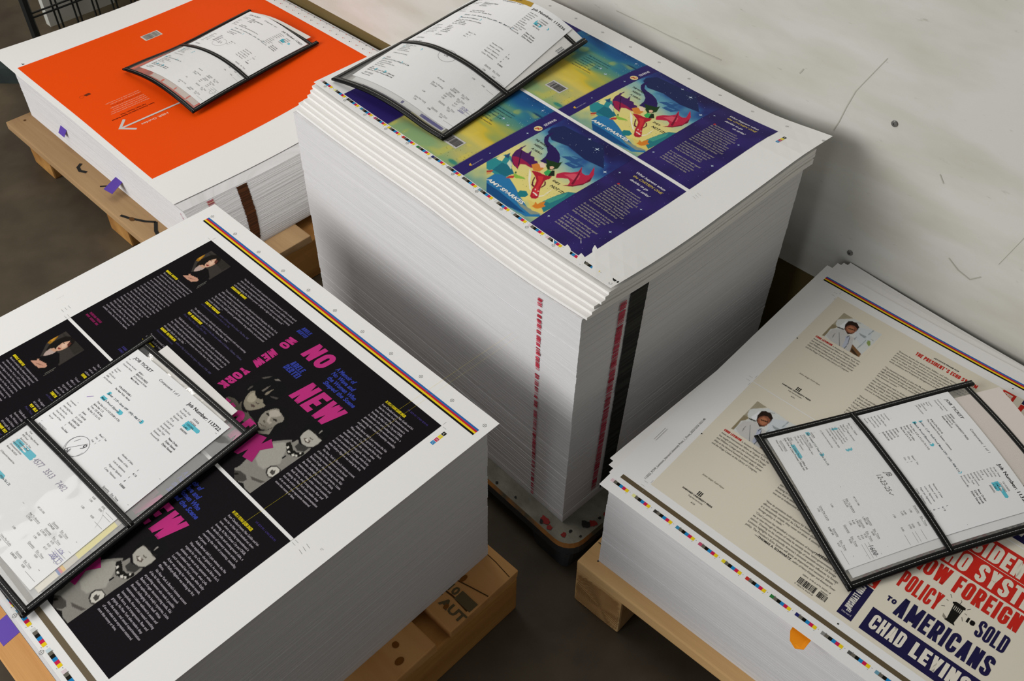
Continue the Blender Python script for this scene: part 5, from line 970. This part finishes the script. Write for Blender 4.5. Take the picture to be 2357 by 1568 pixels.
    for i, s in enumerate(['Komori LSXX29 Press Run', 'MR : Komori', 'Wash Up : Komori']): t(s, .48, 9.26+.17*i, .13)
    ul('Net To Bindery', 4.98, 9.02, .88); t(D['q'][1], 4.98, 9.2, .14); ul('Quantity', 6.3, 9.0, .5); ul('Est. Time', 7.0, 9.0, .58)
    for i, (a, b) in enumerate([(D['q'][2], D['tm'][0]), ('4.00', '0:33'), ('1.00', '0:17')]): t(a, 6.2, 9.18+.18*i, .14); t(b, 7.08, 9.18+.18*i, .14); k.line([(7.55, 9.2+.18*i), (8.4, 9.2+.18*i)], .012, RU, 1)
    rule(9.63, .5, 8.2); ul('INK', .48, 9.84, .24); hl(.98, 9.98, 1.9); t('Side One: 4 Color Process Offset Ink', .42, 10.0, .145, B, .01, w=2.3); t('Side One: 4 Color Process Offset Ink', .42, 10.17, .145, B, .01, w=2.3)
    ul('Quantity', 6.3, 9.84, .5); ul('Est. Time', 7.0, 9.84, .58); t('0:00', 7.1, 10.02, .14); t('1.00', 4.98, 9.9, .14); rule(10.24, .5, 8.0)
    ul('POSTPRESS', .5, 10.45, .78); t('Matte Laminate', .4, 10.64, .13); ul('Units Per Cycle', 4.92, 10.45, .9); t('1.00', 4.98, 10.64, .14); ul('Quantity', 6.3, 10.45, .5); ul('Est. Time', 7.0, 10.45, .58); t(D['q'][3], 6.14, 10.64, .14, B, .01); t(D['tm'][1], 7.08, 10.64, .14); k.line([(7.5, 10.66), (8.3, 10.66)], .012, RU, 1)
    for P, tk, c in D['pen']: k.line(P, tk, c, 3)
    for s, x, y, sz, c in D.get('hand', []): k.text(s, x, y, sz, c, 3, sh=.25, sx=.85)
    return k
def circ(x, y, rx, ry, n=22): return [(x+rx*math.cos(2*math.pi*i/n), y+ry*math.sin(2*math.pi*i/n)) for i in range(n+1)]
PEN, BLUE = '4a4a4e', '5a55a8'
DS = dict(
 R=dict(job='113523', cust=['800004', 'HARVARD UNIVERSITY PRESS', '79 Garden St', 'Abigail Mumford'], isbn='978-0-674-30251-8', title="The President's Echo System - Levinson", w1=3.8, h1='Jacket - 2 UP - Scuff Proof Matte OPP - (4/0) - 80# C1S', size=['Trim Size: 6.25 x 9.5 (21.75 x 9.5)', 'Spine Size: 1', 'Trim: .125 All Sides', 'Flat Size: 22 x 9.75'],
   dates=['12/15/2025', '12/15/2025', '2/6/2026', '2,750', '0000602', '', '', '', 'New Order', 'Dylan Stanek', 'Dylan Stanek'], comp=['Jacket', '22.00x9.75', '22.00x9.75', '26.00x23.00', '26.00x23.00', '1', ''], ship=["1\u2019s 2: Separations Proof", 'Harvard University Press', '79 Garden Street', 'Cambridge, MA 02138-1400', '', '(1) Epson for Internal Use'], hl=(5, 6), paper='80# Coated C1S Text White 26 x 23', cut='18"-23-100', q=['1,991.00', '1,425.00', '1,992.00', '3,087.50'], tm=['0:30', '0:67'],
   pen=[([(8.0, 9.12), (8.1, 9.12)], .01, PEN)], hand=[('JB', 4.2, 6.35, .42, PEN), ('12-23-25\u2713', 4.15, 6.85, .38, PEN), ('1600', 7.68, 9.3, .36, '2e2e38')]),
 L=dict(job='113722', cust=['800011', 'BEACON PRESS', '24 Farnsworth Street', 'Marcy Barnes'], isbn='978-0-8070-2408-1', title='No New York - Bertei', w1=3.1, h1='Jacket - 2 UP - Gloss OPP - (4/0) - 80# C1S', size=['Trim Size: 6.12 x 9.25 (20.88 x 9.25)', 'Spine Size: 1.12', 'Trim: .125 All Sides', 'Flat Size: 21.12 x 9.5'],
   dates=['1/5/2026', '1/5/2026', '1/26/2026', '2,450', '00002900', '', '', '', 'New Order', 'Dylan Stanek', 'Dylan Stanek'], comp=['Jacket', '21.12x9.50', '21.12x9.50', '26.00x23.00', '26.00x23.00', '1', 'One Sided'], ship=["1\u2019s 2: Separations Proof", 'Edwards Brothers', '24 Farnsworth Street', 'Boston, MA 02210', '', '(1) Epson for Internal Use'], hl=(5, 6), paper='80# Coated C1S Text White 26 x 23', cut='18"-23-100', q=['2,394.00', '1,775.00', '2,395.00', '3,845.83'], tm=['0:35', '0:80'],
   pen=[(circ(3.45, 5.55, .62, .58), .016, PEN), (circ(3.4, 5.6, .6, .62)[:16], .012, PEN), ([(3.75, 5.15), (3.1, 5.95)], .02, PEN), ([(3.2, 5.2), (3.05, 5.5)], .02, PEN), ([(1.0, 3.55), (1.25, 3.3)], .03, '8a6ab8'), ([(7.5, 6.6), (7.9, 7.0), (8.1, 7.5)], .01, '9a9a9e'), (circ(7.9, 9.45, .1, .15), .014, BLUE), (circ(8.1, 9.45, .1, .15), .014, BLUE), (circ(8.28, 9.45, .1, .15), .014, BLUE), ([(7.65, 9.3), (8.4, 9.3)], .012, BLUE)], hand=[('9', 3.6, 5.55, .5, PEN), ('ok', 3.05, 6.1, .4, PEN), ('4577', 2.4, 7.42, .42, '9a94a8'), ('3513', 3.4, 7.42, .42, '9a94a8'), ('7482', 4.5, 7.42, .42, '9a94a8'), ('1/26', 7.7, 9.22, .25, BLUE), ('200', 7.62, 9.56, .3, BLUE)]),
 C=dict(job='113236', cust=['800117', 'CANDLEWICK PRESS', '99 Dover Street', 'Lisa Rudden'], isbn='978-1-5362-4573-8', title='The Chosen One - Sparkes Tansy', w1=4.1, h1='Jacket - 2 UP - Matte Soft Touch OPP - 4/0 - 80# C1S', size=['Trim Size: 5.75 x 8.06 (19.25 x 8.06)', 'Spine Size: .88', 'Trim: .125 All Sides', 'Flat Size: 19.5 x 8.31'],
   dates=['11/24/2025', '11/24/2025', '1/2/2026', '4,500', '00174742', '', '', '', 'New Order', 'Dylan Stanek', 'Dylan Stanek'], comp=['Jacket', '19.50x8.31', '19.50x8.31', '26.00x20.00', '26.00x20.00', '1', 'Job Foiled'], ship=['24 x 30 Proof', 'Candlewick Press', '99 Dover Street', 'Somerville, MA 02144', '', '(1) Epson for Internal Use'], hl=(5,), paper='Coated C1S Text White 23 X 26', cut='18"-20-100', q=['4,537.00', '3,550.00', '4,537.00', '4.00'], tm=['0:57', '0:00'],
   pen=[(circ(4.2, 6.9, .62, .5), .016, '77767a'), ([(7.6, 9.35), (8.3, 9.35)], .012, BLUE)], hand=[('ok', 3.95, 7.0, .4, '8a898d'), ('12-26', 7.6, 9.32, .24, BLUE), ('3000', 7.6, 9.62, .26, BLUE)]),
 B=dict(job='113621', cust=['800009', 'HARVARD BUSINESS PRESS', '20 Guest Street', 'Jon Shipley'], isbn='978-1-64782-2', title='HBR Guide to Better Business Boxed Set Cover', w1=4.1, h1='Cover - 1 UP - Scuff Proof Matte - (2/0) - 12pt C1S', size=['Trim Size: 22 x 23.25', 'Trim: .125 All Sides', '', ''],
   dates=['12/22/2025', '12/22/2025', '1/15/2026', '1,200', '00041127', '', '', '', 'New Order', 'Dylan Stanek', 'Dylan Stanek'], comp=['Cover', '22.25x23.50', '22.25x23.50', '28.00x30.00', '28.00x30.00', '1', ''], ship=['Separations Proof', 'Business Press', '20 Guest Street', 'Brighton, MA 02135', '', '(1) Epson for Internal Use'], hl=(5, 6), paper='12pt Coated C1S White 28 x 30', cut='28-30-200', q=['1,450.00', '1,100.00', '1,450.00', '1,387.50'], tm=['0:24', '0:42'],
   pen=[(circ(2.9, 5.1, .75, .55), .016, '77767a'), ([(2.6, 5.2), (2.8, 4.9), (2.9, 5.25), (3.1, 4.95), (3.2, 5.2)], .03, '77767a'), (circ(8.0, 9.5, .2, .3), .016, PEN)], hand=[]))
QUAD = {'L': [(.13, 1.1), (8.4, .98), (8.66, 12.69), (.35, 12.81)], 'R': [(.21, 1.85), (8.96, 2.21), (8.99, 14.0), (.24, 13.64)], 'C': [(-.45, .12), (8.54, .13), (9.75, 13.15), (.94, 13.05)], 'B': [(.52, .25), (9.75, .93), (9.95, 13.4), (1.26, 13.51)]}
QUAD['R'] = [(a, min(b-.02, 13.75)) for a, b in QUAD['R']]
def bil(q, W_, H_):
    q = np.array(q, float)
    def f(a, b):
        a = np.asarray(a)/W_; b = np.asarray(b)/H_; P = (1-a)*(1-b); Q1 = a*(1-b); Q2 = a*b; Q3 = (1-a)*b
        return P*q[0, 0]+Q1*q[1, 0]+Q2*q[2, 0]+Q3*q[3, 0], P*q[0, 1]+Q1*q[1, 1]+Q2*q[2, 1]+Q3*q[3, 1]
    return f
class Off:
    def __init__(s, S, h): s.S = S; s.h = h
    def __call__(s, x, y): return surf_off(s.S, x, y, s.h)
WHERE = {'L': 'on the dark jacket sheet', 'C': 'on the dragon jacket sheet', 'R': 'on the cream jacket sheet', 'B': 'on the orange sheet'}
MID = {'L': 7.75, 'C': 8.02, 'R': 8.1, 'B': 8.31}
TOPB = {'L': .62, 'C': .95, 'R': .55, 'B': .62}
for key in 'BCLR':
    S = SV[key]; w_, h_ = S.W, S.H; m_ = MID[key]; o = S([w_/2], [h_/2])[0]
    root = tag(empty('ticket_holder', Vector((o[0], o[1], o[2]-.002))), 'clear vinyl job ticket holder with black stitched edges, '+WHERE[key], 'ticket holder', 'clear job ticket holders')
    P, F = film(S, .1, w_-.1, TOPB[key], h_-.1, 0.); plink('back_panel', P, F, MAT['vinyl'], root, smooth=True)
    P, F = film(S, .1, w_-.1, TOPB[key], h_-.1, .0012); plink('inner_panel', P, F, MAT['vinyl'], root, smooth=True)
    P, F = film(S, .1, w_-.1, m_, h_-.1, .0026); plink('front_pocket', P, F, MAT['vinyl'], root, smooth=True)
    bw = .4
    for nm, path, hh in (('side_binding', [(bw/2, 0.), (bw/2, h_)], (-.0004, .0034)), ('side_binding', [(w_-bw/2, 0.), (w_-bw/2, h_)], (-.0004, .0034)), ('bottom_binding', [(.05, h_-bw/2), (w_-.05, h_-bw/2)], (-.0003, .0036)),
                         ('top_binding', [(.1, TOPB[key]), (w_-.1, TOPB[key])], (.0003, .0016)), ('pocket_binding', [(.15, m_), (w_-.15, m_)], (.0023, .0037))):
        V, F, SV_, SFc = band(S, path, bw if 'top' not in nm else .36, *hh); b = plink(nm, V, F, MAT['black'], root, smooth=True)
        me = mesh_np('stitching', SV_, SFc); local(me, root.location, 0); stq = link('stitching', me, MAT['thread'], b)
    ink = ticket_ink(DS[key]); lift = {'L': .0019, 'R': .0019, 'C': .0020, 'B': .0019}[key]
    me = sheet_mesh('job_ticket', Off(S, lift), 0, 8.5, 0, 11, ink, 0., .0001, 'f3f3f4', .4, mapf=bil(QUAD[key], 8.5, 11), lay=.00007)
    tag(link('job_ticket', me, MAT['plain']), 'printed white job ticket in the clear holder '+WHERE[key], 'job ticket', 'job tickets in the clear holders')
# papers tucked behind the tickets
def tucked(key, quad, h, lab, col='eceae6', ink=None, nm='folded_paper', W_=4., H_=4.):
    me = sheet_mesh(nm, Off(SV[key], h), 0, W_, 0, H_, ink, 0, .0003, col, .4, mapf=bil(quad, W_, H_), lay=.0001); tag(link(nm, me, MAT['plain']), lab, 'paper', 'papers tucked behind the job tickets')
tucked('L', [(1.33, -.18), (7.83, .03), (8.1, 9.0), (1.5, 8.9)], .0006, 'white folded paper behind the ticket on the dark jacket sheet')
q = Ink(); q.rect(3.45, .35, 3.98, 3.2, 'e8dc7c', 1); q.rect(3.3, 3.2, 3.98, 4.1, 'cfc7b8', 1); q.rect(3.3, 4.1, 3.98, 4.3, 'e7b52a', 1); q.rect(3.3, 4.3, 3.98, 4.45, 'd0506a', 1); q.rect(3.3, 4.45, 3.98, 4.6, '4a6cb0', 1); q.rect(3.3, 4.6, 3.98, 6, 'e8e2d2', 1)
tucked('L', [(4.6, 7.6), (8.88, 7.9), (9.05, 12.5), (4.8, 12.4)], .0009, 'colour-patched paper at the right edge of the ticket on the dark jackets', 'b5b1a8', q, 'colour_proof', 4, 6)
tucked('R', [(1.0, -1.25), (7.6, -.75), (7.4, 6), (.9, 5.6)], .0006, 'off-white paper standing out of the holder on the cream sheet', 'e6ddd6')
tucked('R', [(.9, 2.4), (9.46, 2.75), (9.46, 13.6), (.9, 13.3)], .0010, 'white second sheet just under the ticket on the cream sheet', 'eeeeef', None, 'second_sheet')
q = Ink(); barcode(q, 3.86, .95, 3.99, 1.3, 1, 4, col='77767a')
tucked('C', [(.6, .1), (9.45, .05), (9.5, 8), (.6, 8)], .0006, 'white paper with corner showing beside the ticket on the dragon sheet', 'efeeec', q)
q = Ink(); q.rect(2.2, 3.72, 3.95, 3.93, '4a458c', 1)
tucked('C', [(.6, 9.0), (9.2, 9.0), (9.3, 13.55), (1.4, 13.5)], .0010, 'paper with a purple strip under the foot of the ticket on the dragon sheet', 'e4e4e4', q)
tucked('B', [(1.1, .2), (9.0, -.15), (9.1, 8), (1.1, 8)], .0006, 'white paper peeking out of the top of the holder on the orange sheet', 'e9e6e0')
q = Ink(); q.rect(0, 3.7, 2.2, 3.98, 'e2573a', 1); q.rect(3.1, 3.45, 3.98, 3.98, 'd9503a', 1)
tucked('B', [(3.3, 9), (9.9, 9), (9.95, 13.95), (3.5, 14.0)], .0009, 'proof with orange-red edges under the foot of the ticket on the orange sheet', 'd8c8c0', q, 'colour_proof')
q = Ink(); q.text('Foil @ EP', .35, .42, .34, '2a2418', 1, w=2.1, sh=.2)
me = sheet_mesh('sticky_note', Off(SV['C'], .0024), 0, 3.4, 0, .6, q, 0, .0001, 'bb9638', .3, mapf=bil([(1.9, .05), (5.15, .12), (5.3, .62), (1.95, .55)], 3.4, .6), lay=.00008)
tag(link('sticky_note', me, MAT['plain']), 'mustard strip note with handwriting on the ticket over the dragon sheet', 'note')
bpy.data.objects.remove(_txt)
bpy.context.view_layer.update()
